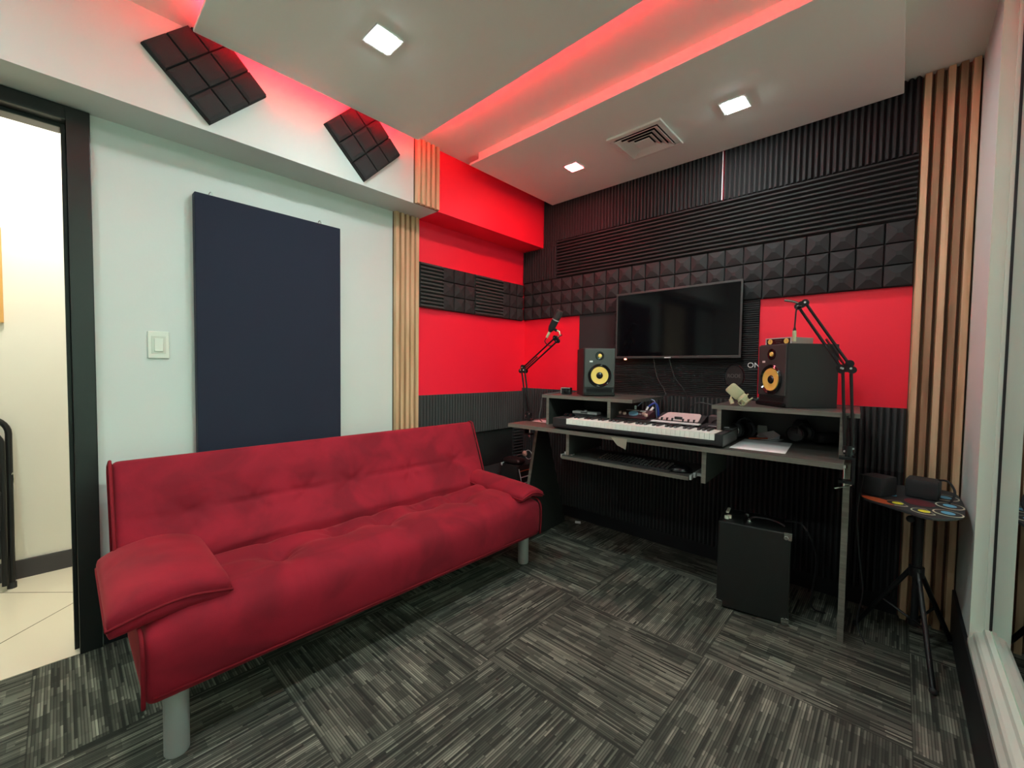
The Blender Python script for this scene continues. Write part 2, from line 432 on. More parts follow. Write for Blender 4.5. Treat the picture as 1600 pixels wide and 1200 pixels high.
# ---------------------------------------------------------------- doorway and corridor
df = MB(); df.box(WX-.13, .032, 0, WX+.022, .096, 2.112)
df.box(WX-.13, -1.0, 2.06, WX+.022, .032, 2.112); df.box(WX-.13, -1.0, 0, WX+.022, -.94, 2.112)
df.box(WX-.10, .018, 0, WX-.03, .032, 2.06); df.box(WX-.10, -.94, 2.045, WX-.03, .018, 2.06)
struct('door_1', df, BLACKP, bevel=.003)
CX = -3.39
struct('floor_corridor', MB().box(CX-.1, -2.2, -.05, WX+.012, 1.6, .002), TILE)
struct('wall_corridor', MB().box(CX-.1, -2.2, 0, CX, 1.6, 2.6), CORRW)
cw = MB().box(CX, -2.3, 0, WX-.12, -2.2, 2.6); cw.box(CX, 1.6, 0, WX-.12, 1.7, 2.6); struct('wall_corridor_ends', cw, CORRW)
struct('ceiling_corridor', MB().box(CX-.1, -2.3, 2.6, WX-.12, 1.7, 2.66), CORRW)
struct('baseboard_corridor', MB().box(CX, -2.2, 0, CX+.012, 1.6, .10), CORRB)
cl = thing('corridor_ceiling_light', 'warm white round ceiling light in the corridor outside the door', 'ceiling light', (-2.9, -.1, 2.6))
MB().lathe([(.0, -.03), (.15, -.028), (.16, 0)], 32).build('diffuser', emis('corridor_light_glow', (1, .93, .80), CORR_W), cl, smooth=True)
MB().lathe([(.16, -.012), (.175, -.01), (.175, 0), (.16, 0)], 32).build('rim', FIXW, cl, smooth=True)
# picture frame on corridor wall
pf = thing('picture_frame', 'narrow light wood frame edge on the corridor wall at the left photo border', 'picture', (CX, -.42, 1.59))
m = MB(); m.box(0, -.22, -.24, .02, .228, -.215); m.box(0, -.22, .215, .02, .228, .24); m.box(0, .2, -.215, .02, .228, .215); m.box(0, -.22, -.215, .02, -.195, .215)
m.build('wooden_frame', wood_mat('orange_wood', (.55, .27, .06), (.72, .40, .12)), pf)
MB().box(0, -.195, -.215, .008, .2, .215).build('canvas', mat('cream_canvas', (.6, .55, .4), .8), pf)
# folded chair
fc = thing('folding_chair', 'folded black metal chair leaning on the corridor wall beside the door', 'chair', (-3.27, -.362, 0))
def loopf(x, w2, z0, z1, r):
    pts = [(x, w2, z0)]+[(x, w2, z1-r)]
    for k in range(1, 9): t = PI/2*k/8; pts.append((x-.0, w2-r+r*math.cos(t), z1-r+r*math.sin(t)))
    for k in range(0, 8): t = PI/2+PI/2*k/8; pts.append((x, -w2+r+r*math.cos(t), z1-r+r*math.sin(t)))
    pts += [(x, -w2, z1-r), (x, -w2, z0)]
    return pts
def shear(pts, k): return [(x-k*z, y, z) for x, y, z in pts]
MB().tube(shear(loopf(0, .175, .02, .87, .09), .1), .013, 10).build('back_frame', BLKMET, fc, smooth=True)
MB().tube(shear(loopf(.035, .155, .03, .80, .07), .1), .011, 10).build('leg_frame', BLKMET, fc, smooth=True)
MB().box(-.062, -.15, .56, -.05, .15, .78).build('back_pad', BLK, fc, bevel=.004)
MB().box(-.022, -.15, .16, .008, .15, .50).build('seat', BLK, fc, bevel=.006)
for y in (-.175, .175): MB().cone((-.0, y, 0), (-.003, y, .03), .017).build('foot_cap', RUBB, fc, smooth=True)
MB().tube([(.0-.05, .185+.004*math.sin(t), .55+.03*math.cos(t)) for t in [2*PI*k/12 for k in range(12)]], .003, 6, closed=True).build('hinge_ring', CHROME, fc)

# ---------------------------------------------------------------- window in the right wall
wf = MB()
YJ = 2.165
wf.box(RX-.003, YJ-.006, .20, .252, YJ+.012, 2.41)                 # jamb facing
wf.box(.246, YJ-.014, .27, .262, YJ, 2.40)                    # glazing bead (vertical)
wf.box(RX-.003, -1.3, 2.398, .262, YJ, 2.412)
# stepped sill
prof = [(RX-.006, .199), (RX-.006, .215), (RX+.004, .232), (.222, .246), (.228, .252), (.242, .256), (.246, .268), (.258, .272), (.262, .262), (.262, .199)]
wf.prism(prof, 'y', -1.3, YJ+.006)
wf.box(.262, -1.3, .199, .315, YJ, .262)                      # sill beyond the glass
wf.box(.262, YJ-.006, .199, .315, YJ+.02, 2.41)                    # reveal beyond the glass
win = struct('window_1', wf, WFRAME)
g = MB().add([(.2595, -1.3, .262), (.2595, YJ, .262), (.2595, YJ, 2.40), (.2595, -1.3, 2.40)], [(0, 1, 2, 3)]).build('glass_pane', GLASS, win)
MB().box(.2560, YJ-.017, .27, .2635, YJ-.0142, 2.40).build('gasket', BLK, win)
# control booth beyond the glass
bo = MB(); bo.box(.33, -1.8, -.05, 2.3, 3.0, 0); bo.box(2.3, -1.8, 0, 2.4, 3.0, 2.6); bo.box(.33, -1.9, 0, 2.3, -1.8, 2.6); bo.box(.262, YB, 2.6, 2.4, 3.1, 2.7)
bo.box(.262, YB, 0, .33, YJ+.02, .199); bo.box(.262, YB, 2.412, .33, YJ+.02, 2.6)
struct('wall_booth', bo, BOOTH)
struct('wall_booth_end', MB().box(.33, 3.0, 0, 2.3, 3.1, 2.6).box(.315, YJ+.02, 0, .33, 3.0, 2.6), BOOTHD)
bl = thing('booth_fill_light', 'white fill light panel added in the unseen room beyond the window', 'ceiling light', (.9, 1.1, 2.6))  # added panel, sends soft side light in through the window
MB().box(-.3, -.3, -.02, .3, .3, 0).build('diffuser', emis('booth_fill_glow', (.80, 1, .86), BOOTH_W), bl)
hk = MB().tube(cat([(.246, 1.99, 2.27), (.238, 1.975, 2.262), (.240, 1.965, 2.25), (.25, 1.96, 2.252)]), .004, 8)
tag(hk.build('wall_hook', GREYM), 'small grey hook at the top of the window frame', 'hook')

# ---------------------------------------------------------------- slatted wood panels
def slat_panel(name, label, width, height, n, mats, t=.028):
    t0 = thing(name, label, 'slat panel', group='wooden slat wall panels')
    MB().box(0, -.008, 0, width, 0, height).build('backing', mats[1], t0)
    p = width/n
    for i in range(n):
        m = MB().prism([(i*p+.10*p, -.008), (i*p+.22*p, -t), (i*p+.80*p, -t), (i*p+.90*p, -.008)], 'z', 0, height)
        m.build('slat', mats[0] if isinstance(mats[0], bpy.types.Material) else mats[0][i % len(mats[0])], t0)
    return t0
s = slat_panel('slat_panel', 'pale oak slat strip on the left wall behind the sofa', .185, BZ, 5, (OAK, OAKB)); s.rotation_euler.z = PI/2; s.location = (WX, 1.425, 0)
s = slat_panel('slat_panel', 'short oak slat strip on the face of the white and red beam', .175, ZU-BZ, 5, (OAK, OAKB)); s.rotation_euler.z = PI/2; s.location = (BF, 1.435, BZ)
s = slat_panel('slat_panel', 'tall walnut slat panel in the back right corner beside the window', .184, ZU-.002, 5, ([OAK, OAK2, OAK, OAK2], OAKB), .035); s.location = (.0305, BY, 0)

# ---------------------------------------------------------------- acoustic foam
T0, T1 = .018, .038
def foam_mesh(kind, w_, h_, pitch=.0246, clip=None):
    m = MB()
    if kind in 'VHF':
        pr = {'V': pitch, 'H': pitch, 'F': .0125}[kind]
        L_ = w_ if kind == 'V' else h_
        t0, t1 = (T0, T1) if kind != 'F' else (.012, .018)
        n = max(1, round(L_/pr)); q = L_/n
        poly = [(0, 0)]
        for i in range(n):
            poly += [(i*q, -t0), (i*q+.30*q, -t1), (i*q+.62*q, -t1), (i*q+.95*q, -t0)]
        poly += [(L_, -t0), (L_, 0)]
        if kind == 'V': m.prism(poly, 'z', 0, h_)
        else:
            n2 = len(poly); v = [(0, y, a) for a, y in poly]+[(w_, y, a) for a, y in poly]
            m.add(v, [tuple(range(n2)), tuple(range(n2, 2*n2))[::-1]]+[(i, (i+1) % n2, n2+(i+1) % n2, n2+i) for i in range(n2)])
    elif kind in 'PQ':
        nx = max(1, round(w_/.0985)); nz = max(1, round(h_/.0985)); a = w_/nx; b = h_/nz
        m.box(0, -.012, 0, w_, 0, h_)
        for i in range(nx):
            for k in range(nz):
                x0, z0, x1, z1 = i*a+.002, k*b+.002, (i+1)*a-.002, (k+1)*b-.002; cx, cz = (x0+x1)/2, (z0+z1)/2
                e = .006
                v = [(x0, -.012, z0), (x1, -.012, z0), (x1, -.012, z1), (x0, -.012, z1),
                     (x0+e*.3, -.026, z0+e*.3), (x1-e*.3, -.026, z0+e*.3), (x1-e*.3, -.026, z1-e*.3), (x0+e*.3, -.026, z1-e*.3)]
                c2 = .010 if kind == 'P' else .034
                v += [(cx-c2, -(.040 if kind == 'P' else .030), cz-c2), (cx+c2, -(.040 if kind == 'P' else .030), cz-c2), (cx+c2, -(.040 if kind == 'P' else .030), cz+c2), (cx-c2, -(.040 if kind == 'P' else .030), cz+c2)]
                m.add(v, [(j, (j+1) % 4, 4+(j+1) % 4, 4+j) for j in range(4)]+[(4+j, 4+(j+1) % 4, 8+(j+1) % 4, 8+j) for j in range(4)]+[(8, 9, 10, 11)])
    elif kind == 'S':
        m.box(0, -.014, 0, w_, 0, h_)
    return m
_fm = {}
def foam(kind, pos, w_, h_, label, left=False, mat_=None, group='black acoustic foam tiles'):
    key = (kind, round(w_, 3), round(h_, 3), (mat_ or FOAM).name)
    if key not in _fm: _fm[key] = foam_mesh(kind, w_, h_).mesh('acoustic_foam_tile', mat_ or FOAM)
    o = bpy.data.objects.new('acoustic_foam_tile', _fm[key]); link(o)
    o.location = pos
    if left: o.rotation_euler.z = PI/2
    return tag(o, label, 'foam tile', group)
ORD = ['first', 'second', 'third', 'fourth', 'fifth', 'sixth', 'seventh', 'eighth', 'ninth', 'tenth']
e = .0006
def row_back(kind, xs, z0, z1, what, where, mat_=None):
    for i in range(len(xs)-1):
        foam(kind, (xs[i]+e/2, BY, z0), xs[i+1]-xs[i]-e, z1-z0, '%s foam tile, %s from the left in %s' % (what, ORD[i], where), mat_=mat_)
row_back('V', [BF+.002, -2.0, -1.71, -1.41, -1.10, -.805], 2.15, ZU-.003, 'vertically ridged', 'the topmost row under the ceiling')
for i, (a, b) in enumerate(((-.797, -.49), (-.49, -.185), (-.185, .03))):
    foam('V', (a+e/2, BY, 2.15), b-a-e, ZU-.003-2.15, 'vertically ridged foam tile, %s to the right of the white gap in the topmost row' % ORD[i])
row_back('H', [-2.0, -1.71, -1.41, -1.10, -.797, -.49, -.185, .03], 1.86, 2.15, 'horizontally ridged', 'the second row from the ceiling')
foam('V', (WX+.002, BY, 1.86), .346, .253, 'vertically ridged foam tile in the back left corner under the red beam')
foam('V', (BF+.002, BY, 2.115), .136, .033, 'small ridged foam offcut at the back corner of the red beam')
xs = [WX+.002]+[-2.06+.2955*i for i in range(7)]+[.03]
row_back('P', [WX+.002]+[-2.056+.2955*i for i in range(0, 7)]+[.03], 1.555, 1.86, 'pyramid', 'the back wall pyramid row')
# left wall band
for i, (k, a, b, tx) in enumerate((('H', 1.612, 1.80, 'narrow horizontally ridged foam tile beside the oak slats on the left wall'), ('P', 1.80, 2.095, 'pyramid foam tile between two ridged tiles on the left wall'),
        ('H', 2.095, 2.39, 'horizontally ridged foam tile between two pyramid tiles on the left wall'), ('P', 2.39, BY-.049, 'pyramid foam tile in the corner of the left wall'))):
    foam(k, (WX, a, 1.545), b-a-e, .296, tx, True, FOAM2 if k == 'H' else None)  # lighter foam here stands for light caught by the ridges
# left wall low band of vertical ridges
for i in range(4):
    a = 1.612+.295*i; b = min(a+.295, BY-.045)
    if b > a: foam('V', (WX, a, .667), b-a-e, .293, 'vertically ridged grey foam tile, %s from the slats low on the left wall' % ORD[i], True, FOAM2)
foam('S', (WX, 1.612, .09), .60, .572, 'smooth black panel low on the left wall behind the sofa end', True, DARKW, 'smooth black wall panels')
foam('S', (WX, 2.214, .39), .32, .272, 'smooth black panel low on the left wall above the corner speaker', True, DARKW, 'smooth black wall panels')
foam('S', (WX, 2.214, .09), .40, .296, 'lower smooth grey panel behind the corner speaker', True, FOAM2, 'smooth black wall panels')
foam('H', (WX, 2.536, .39), BY-.045-2.536, .272, 'horizontally ridged foam tile low in the left corner under the desk end', True)
# middle of the back wall around the television
for i in range(4):
    x = -1.79+.3*i
    foam('S' if i == 0 else 'F', (x, BY, 1.27), .2996, .285, ['smooth black foam tile left of the television', 'finely ribbed foam tile behind the left of the television', 'finely ribbed foam tile behind the right of the television', 'finely ribbed foam tile beside the red patch right of the television'][i])
    foam('F', (x, BY, .985), .2996, .285, 'finely ribbed foam tile, %s from the left under the television' % ORD[i])
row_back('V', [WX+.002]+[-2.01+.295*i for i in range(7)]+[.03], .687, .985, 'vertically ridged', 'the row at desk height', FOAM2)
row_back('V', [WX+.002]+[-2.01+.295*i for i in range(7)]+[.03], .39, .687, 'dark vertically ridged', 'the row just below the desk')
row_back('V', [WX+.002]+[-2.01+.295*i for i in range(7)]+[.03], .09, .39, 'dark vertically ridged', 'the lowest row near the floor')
struct('baseboard_back', MB().box(WX+.02, BY-.012, 0, .03, BY, .088), BASEB)
# white strip in the gap of the top row
tag(MB().cone((-.801, BY-.036, 2.15), (-.801, BY-.036, ZP), .003, n=8).build('cable_conduit', WHITEP), 'thin white cable in the gap of the top foam row', 'cable')

# diamond tiles on the beam (cut where they meet the ceiling)
def diamond(y, z, label):
    m = foam_mesh('Q', .3, .3)
    M = Matrix.Translation((BF, y, z)) @ Matrix.Rotation(PI/2, 4, 'Z') @ Matrix.Rotation(PI/4, 4, 'Y') @ Matrix.Translation((-.15, 0, -.15))
    m.v = [tuple(M @ Vector(p)) for p in m.v]
    me = m.mesh('acoustic_foam_tile', FOAM)
    bm = bmesh.new(); bm.from_mesh(me)
    r = bmesh.ops.bisect_plane(bm, geom=bm.verts[:]+bm.edges[:]+bm.faces[:], plane_co=(0, 0, ZU-.002), plane_no=(0, 0, 1), clear_outer=True)
    bm.to_mesh(me); bm.free()
    o = bpy.data.objects.new('acoustic_foam_tile', me); link(o)
    tag(o, label, 'foam tile', 'diamond set foam tiles on the white beam')
diamond(.44, 2.352, 'black pyramid foam tile set as a diamond on the white beam, nearer the door')
diamond(1.121, 2.345, 'black pyramid foam tile set as a diamond on the white beam, nearer the slats')

# ---------------------------------------------------------------- navy panel, switch
ap = thing('sound_absorber', 'large navy fabric acoustic panel on the white wall behind the sofa', 'acoustic panel', (WX, .415, .72))
MB().box(0.002, 0, 0, .05, .655, 1.19).build('fabric_panel', NAVY, ap, bevel=.004)
for y in (.07, .56):
    MB().tube(cat([(.004, y, 1.19), (.004, y-.008, 1.205), (.006, y, 1.218), (.004, y+.008, 1.205), (.004, y, 1.19)]), .002, 6).build('wall_clip', CHROME, ap)
sw = thing('light_switch', 'white square light switch on the wall between the door and navy panel', 'switch', (WX, .29, 1.23))
MB().box(0, -.036, -.058, .008, .036, .058).build('plate', SWP, sw, bevel=.003)
MB().box(.008, -.024, -.038, .0095, .024, .038).build('inner_frame', mat('switch_frame', (.6, .64, .56), .4), sw, bevel=.001)
MB().box(.0095, -.015, -.028, .014, .015, .028).build('rocker', SWP, sw, bevel=.002)

# ---------------------------------------------------------------- television
tv = thing('television', 'black flat television on the back wall above the desk', 'television', (-1.054, BY-.06, 1.447), -.02)
Wt, Ht = .385, .208
MB().rbox((0, 0, 0), (Wt+.01, .02, Ht+.01), .006, (4, 2, 4)).build('housing', BLKG, tv)
m = MB()
for b in ((-Wt-.011, -.022, Ht-.002, Wt+.011, -.017, Ht+.011), (-Wt-.011, -.022, -Ht-.014, Wt+.011, -.017, -Ht+.001), (-Wt-.011, -.022, -Ht, -Wt, -.017, Ht), (Wt, -.022, -Ht, Wt+.011, -.017, Ht)): m.box(*b)
m.build('bezel', mat('dark_grey_bezel', (.05, .05, .05), .3), tv, bevel=.002)
MB().box(-Wt, -.0205, -Ht, Wt, -.0195, Ht).build('screen', SCREEN, tv)
MB().box(-.045, -.024, -Ht-.0125, -.005, -.022, -Ht-.0065).build('logo_badge', WHITEP, tv)
MB().box(-Wt+.06, -.024, -Ht-.022, -Wt+.07, -.012, -Ht-.014).build('power_light', emis('standby_led', (1, .25, .12), 4), tv)
MB().box(-.1, .02, -.1, .1, .058, .1).build('wall_mount', BLKMET, tv)
for k, (x0, x1) in enumerate(((-.13, -.04), (-.03, .09))):
    c_ = MB().tube(cat([(-1.054+x0, BY-.055, 1.235), (-1.054+(x0+x1)/2-.02, BY-.055, 1.11), (-1.054+x1, BY-.058, .99), (-1.054+x1+.01, BY-.07, .80)]), .0035, 6)
    tag(c_.build('power_cable', BLK, smooth=True), ['thin black cable hanging from the television, left one', 'thin black cable hanging from the television, right one'][k], 'cable', 'cables below the television')

# ================================================================ red sofa bed
sofa = thing('sofa_bed', 'red suede sofa bed with tufted seat and silver tube legs on the carpet', 'sofa', (0, 0, 0))
def fold(p, pts, depth, rad):
    d = 0
    for (x, y) in pts:
        q = ((p[0]-x)**2+(p[1]-y)**2)
        d -= depth*math.exp(-q/(2*rad*rad))
        d -= depth*.55*math.exp(-q/(2*(rad*.35)**2))
    return d
SY0, SY1 = .140, 1.868; SX0, SX1 = -1.945, -1.492; SZ0, SZ1 = .19, .385
tufts = [(-1.735, .565), (-1.765, 1.03), (-1.762, 1.475), (-1.80, .82), (-1.80, 1.275)]
cx, cy = (SX0+SX1)/2, (SY0+SY1)/2
def seat_disp(p):
    x, y, z = p[0]+cx, p[1]+cy, p[2]
    if z > 0:
        u = max(0, 1-abs(p[0])/(.5*(SX1-SX0))); vv = max(0, 1-abs(p[1])/(.5*(SY1-SY0)))
        wgt = z/(.5*(SZ1-SZ0))
        crown = .056*min(1, u*2.4)**.8*min(1, vv*9)**.7
        dz = crown+fold((x, y), tufts, .036, .052)*min(1, vv*8)
        # shallow seam channels between tufts
        for ty in (.565, 1.03, 1.475): dz -= .010*math.exp(-((y-ty)/.03)**2)*min(1, u*3)
        dz -= .010*math.exp(-((x+1.765)/.03)**2)*min(1, vv*8)
        dz += .009*mnoise.noise(Vector((x*7, y*5, 1)))*min(1, u*4)
        for tx, ty in tufts:                       # radial pull folds round each tuft
            q = math.hypot(x-tx, y-ty); an = math.atan2(y-ty, x-tx)
            dz += .0045*math.cos(7*an+tx*40)*math.exp(-((q-.045)/.03)**2)
        p = Vector((p[0], p[1], z+dz*wgt))
    # slight bulge of the front
    k = 1-(z/(.5*(SZ1-SZ0)))**2 if abs(z) < .5*(SZ1-SZ0) else 0
    if p[0] > .18: p = Vector((p[0]+.010*max(0, k)+.004*mnoise.noise(Vector((3, p[1]*5, p[2]*6))), p[1], p[2]))
    return p
seat = MB().rbox((cx, cy, (SZ0+SZ1)/2), ((SX1-SX0)/2, (SY1-SY0)/2, (SZ1-SZ0)/2), .028, (40, 130, 8), seat_disp).build('seat_cushion', SUEDE, sofa, smooth=True, angle=180)
def piping(pts, par, r=.0055, nm='piping', closed=False): return MB().tube(pts, r, 8, closed=closed).build(nm, PIPING, par, smooth=True, angle=180)
piping([(SX1+.004, SY0+.02, SZ0+.028), (SX1+.008, SY0+.3, SZ0+.028), (SX1+.008, SY1-.3, SZ0+.028), (SX1+.004, SY1-.02, SZ0+.028)], seat, .004)
piping(cat([(SX1-.004, SY0-.002, SZ0+.006), (SX1+.002, SY0-.002, .29), (SX1-.010, SY0-.002, SZ1-.006), (SX1-.10, SY0-.002, SZ1+.012), (SX0, SY0-.002, SZ1+.012)], 20), seat)
piping(cat([(SX1-.004, SY1+.002, SZ0+.006), (SX1+.002, SY1+.002, .29), (SX1-.010, SY1+.002, SZ1-.006), (SX1-.10, SY1+.002, SZ1+.012), (SX0, SY1+.002, SZ1+.012)], 20), seat)
# backrest in its own tilted frame
upv = Vector((-.355, 0, .935)).normalized(); nrm = Vector((.935, 0, .355)).normalized()
BH, BT, BYW = .50, .125, (1.862-.118)
o0 = Vector((-2.085, (1.862+.118)/2, .795))-upv*(BH/2)-nrm*(BT/2)
MBk = Matrix(((nrm.x, 0, upv.x, o0.x), (nrm.y, 1, upv.y, o0.y), (nrm.z, 0, upv.z, o0.z), (0, 0, 0, 1)))
btf = [(y-o0.y, .02) for y in (.338, .558, .768, .987, 1.325, 1.651)]
def back_disp(p):
    if p[0] > 0:
        wg = p[0]/(BT/2); y, z = p[1], p[2]
        edge = min(1, (BYW/2-abs(y))*7)*min(1, max(0, (BH/2-abs(z)))*9)
        d = .016*edge
        for ty, tz in btf:
            q = (y-ty)**2+(z-tz)**2
            d -= (.018*math.exp(-q/(2*.05**2))+.010*math.exp(-q/(2*.014**2)))
            rr = math.sqrt(q); an = math.atan2(z-tz, y-ty); d += .004*math.cos(6*an+ty*9)*math.exp(-((rr-.05)/.03)**2)
        d -= .006*math.exp(-((z-.02)/.012)**2)*edge
        d += .022*math.exp(-((z+.14)/.07)**2)*edge          # belly above the seat
        d += .008*mnoise.noise(Vector((y*5, z*6, 4)))*edge
        for k, (sy, sl) in enumerate(((-.45, .35), (.5, -.5), (.2, -.3), (-.7, .9))):   # drag wrinkles
            d -= .007*math.exp(-((z+.16-sl*(y-sy)*.25)/.009)**2)*math.exp(-((y-sy)/.16)**2)
        return Vector((p[0]+d*wg, y, z))
    return p
back = MB().rbox((0, 0, 0), (BT/2, BYW/2, BH/2), .022, (8, 130, 44), back_disp, None)
back.v = [tuple(MBk @ Vector(p)) for p in back.v]
bk = back.build('backrest', SUEDE, sofa, smooth=True, angle=180)
for sgn in (-1, 1):
    y = sgn*(BYW/2+.002)
    piping([MBk @ Vector(q) for q in ((BT/2-.004, y, -BH/2+.02), (BT/2, y, 0), (BT/2-.002, y, BH/2-.012), (BT/2-.02, y, BH/2+.002), (-BT/2+.02, y, BH/2+.002), (-BT/2+.002, y, BH/2-.02), (-BT/2, y, -BH/2+.02))], bk)
# armrest pads
def pad(name, c, hx, hy, hz, tilt_y, tilt_x, yaw_):
    def dp(p):
        e1 = max(0, 1-(abs(p[0])/hx)**3); e2 = max(0, 1-(abs(p[1])/hy)**2.2)
        s_ = .42+.58*(e1**.4)*(e2**.45)
        droop = -.05*(p[1]/hy)**2 if p[2] > -1 else 0
        return Vector((p[0]+.004*mnoise.noise(Vector((p[1]*9, p[2]*9, 2))), p[1], p[2]*s_+droop*.5+.003*mnoise.noise(Vector((p[0]*14, p[1]*14, 5)))))
    M = Matrix.Translation(c) @ Matrix.Rotation(yaw_, 4, 'Z') @ Matrix.Rotation(tilt_y, 4, 'Y') @ Matrix.Rotation(tilt_x, 4, 'X')
    m = MB().rbox((0, 0, 0), (hx, hy, hz), .012, (26, 20, 6), dp, None)
    m.v = [tuple(M @ Vector(p)) for p in m.v]
    o = m.build('armrest_pad', SUEDE, sofa, smooth=True, angle=180)
    rim = []
    for k in range(48):
        t = k/48*4; s_ = int(t); f_ = t-s_
        x, y = [(-hx+2*hx*f_, -hy), (hx, -hy+2*hy*f_), (hx-2*hx*f_, hy), (-hx, hy-2*hy*f_)][s_]
        rim.append(M @ dp(Vector((x, y, 0))))
    piping(rim, o, .0045, closed=True)
    return o
pad('armrest_pad', (-1.775, .215, .462), .235, .145, .064, math.radians(2), math.radians(2), 0)
pad('armrest_pad', (-1.79, 1.80, .458), .30, .095, .036, math.radians(2), math.radians(-3), 0)
# legs and under frame
for (x, y) in ((-1.538, .215), (-1.60, 1.845), (-2.06, .26), (-2.06, 1.76)):
    m = MB().cone((x, y, .004), (x, y, .20 if x > -1.8 else .27), .031, n=28); m.cone((x, y, 0), (x, y, .006), .029, n=28)
    m.build('leg', SILV, sofa, smooth=True)
MB().box(-2.12, .22, .19, -1.55, .26, .215).box(-2.12, 1.74, .19, -1.55, 1.78, .215).box(-2.12, .22, .19, -2.08, 1.78, .215).build('under_frame', BLKMET, sofa)

# ================================================================ desk
DR = math.radians(3.3); DX, DY = -.98, 1.978; DT = .80
cD, sD = math.cos(DR), math.sin(DR)
def lw(x, y, z=0): return (DX+cD*x-sD*y, DY+sD*x+cD*y, z)
desk = thing('studio_desk', 'dark grey oak studio desk with two raised shelves against the foam wall', 'desk', (DX, DY, 0), DR)
MB().box(-.836, 0, DT-.022, .836, .615, DT).build('desktop', [DESKW], desk, bevel=.001)
MB().box(-.836, -.002, DT-.022, .836, 0, DT).build('edge_band', DESKE, desk)
# trapezoid side panels
for x in (-.82, .835):
    poly = [(.10, 0), (.64, 0), (.37, DT-.022), (.28, DT-.022)] if x < 0 else [(.212, 0), (.60, 0), (.56, DT-.022), (.16, DT-.022)]
    m = MB().prism([(a, b) for a, b in poly], 'x', x-.0, x+.022)
    m.build('leg_panel', BLKLAM, desk, bevel=.001)
    q = poly; MB().prism([(q[0][0]-.002, q[0][1]), (q[0][0], q[0][1]), (q[3][0], q[3][1]), (q[3][0]-.002, q[3][1])], 'x', x, x+.022).build('edge_band', DESKE, desk)
# risers
RZ = .986
def riser(x0, x1, px0, px1):
    MB().box(px0+.019, .580, DT, px1, .588, RZ-.019).build('riser_dark_sheet', BLKLAM, desk)  # added black sheet, darkens the space under the shelf
    MB().box(x0, .135, RZ-.019, x1, .60, RZ).build('riser_shelf', DESKW, desk, bevel=.001)
    MB().box(x0, .133, RZ-.019, x1, .135, RZ).build('edge_band', DESKE, desk)
    for a in (px0, px1):
        MB().box(a, .14, DT, a+.019, .59, RZ-.019).build('riser_post', BLKLAM, desk)
        MB().box(a, .138, DT, a+.019, .14, RZ-.019).build('edge_band', DESKE, desk)
riser(-.672, -.072, -.64, -.221)
riser(.330, .880, .353, .817)
# hanging panels, keyboard tray with slides
for a, y1, zb in ((-.415, .42, .655), (.322, .42, .628)):
    MB().box(a, .02, zb, a+.019, y1, DT-.022).build('hanging_panel', BLKLAM, desk)
    MB().box(a, .018, zb, a+.019, .02, DT-.022).build('edge_band', DESKE, desk)
MB().box(-.452, .03, .626, .262, .36, .644).build('keyboard_tray', DESKW, desk)
MB().box(-.452, .028, .626, .262, .03, .644).build('edge_band', DESKE, desk)
m = MB().box(.264, .035, .630, .272, .38, .652); m.box(.272, .07, .634, .282, .38, .658); m.box(.282, .09, .640, .322, .12, .655); m.box(.266, .028, .630, .276, .05, .650)
m.build('tray_slide', SILV, desk, bevel=.001)
m = MB().box(-.462, .035, .630, -.452, .38, .650); m.box(-.452, .06, .645, -.40, .09, .662)
m.build('tray_slide', SILV, desk, bevel=.001)

def T(name, label, cat_, x, y, z, rz=0, group=None): return thing(name, label, cat_, lw(x, y, z), DR+rz, group)

# ---- music keyboard
kb = T('music_keyboard', 'black 61 key music keyboard with white keys lying on the desk', 'music keyboard', 0, 0, DT)
KX0, KX1 = -.408, .378
m = MB(); 
poly = [(.012, .006), (.012, .050), (.020, .052), (.19, .056), (.19, .066), (.32, .066), (.32, .020), (.30, .006)]
m.prism([(.018, .006), (.004, .014), (.002, .030), (.010, .032), (.186, .034), (.186, .072), (.315, .074), (.315, .02), (.30, .006)], 'x', -.50, .410)
m.build('body', BLKM, kb, bevel=.002)
MB().box(-.50, .003, .030, KX0-.002, .186, .066).build('wheel_block', BLKM, kb, bevel=.003)
MB().box(KX1+.002, .003, .030, .410, .186, .066).build('end_cheek', BLKM, kb, bevel=.002)
MB().box(.410, .01, .012, .4115, .30, .060).build('end_cap', mat('grey_end_cap', (.07, .07, .072), .4), kb)
for k in range(2):
    MB().lathe([(0, -.009), (.028, -.009), (.028, .009), (0, .009)], 24, Matrix.Translation((-.475+.035*k, .12, .056)) @ Matrix.Rotation(PI/2, 4, 'Y')).build('wheel', BLKG, kb, smooth=True)
for f in (-.42, .34):
    for y in (.05, .27): MB().cone((f, y, 0), (f, y, .008), .012).build('rubber_foot', RUBB, kb)
kw = (KX1-KX0)/36
wkm = MB().box(0, 0, 0, kw-.0012, .148, .031).mesh('white_key', WKEY)
bkm = MB().prism([(0, 0), (.094, 0), (.094, .010), (.006, .010)], 'x', 0, .0115).mesh('black_key', BLK)
for i in range(36):
    o = bpy.data.objects.new('white_key', wkm); link(o); o.parent = kb; o.location = (KX0+i*kw, .004, .035)
for i in range(35):
    if i % 7 in (2, 6): continue
    o = bpy.data.objects.new('black_key', bkm); link(o); o.parent = kb; o.location = (KX0+(i+1)*kw-.006, .060, .066)
m = MB()
for k in range(9): m.cone((-.40+.045*k, .25, .074), (-.40+.045*k, .25, .084), .007, n=12)
m.build('control_knobs', BLK, kb)
MB().box(.30, .20, .0745, .395, .204, .076).build('silver_strip', WHITEP, kb)

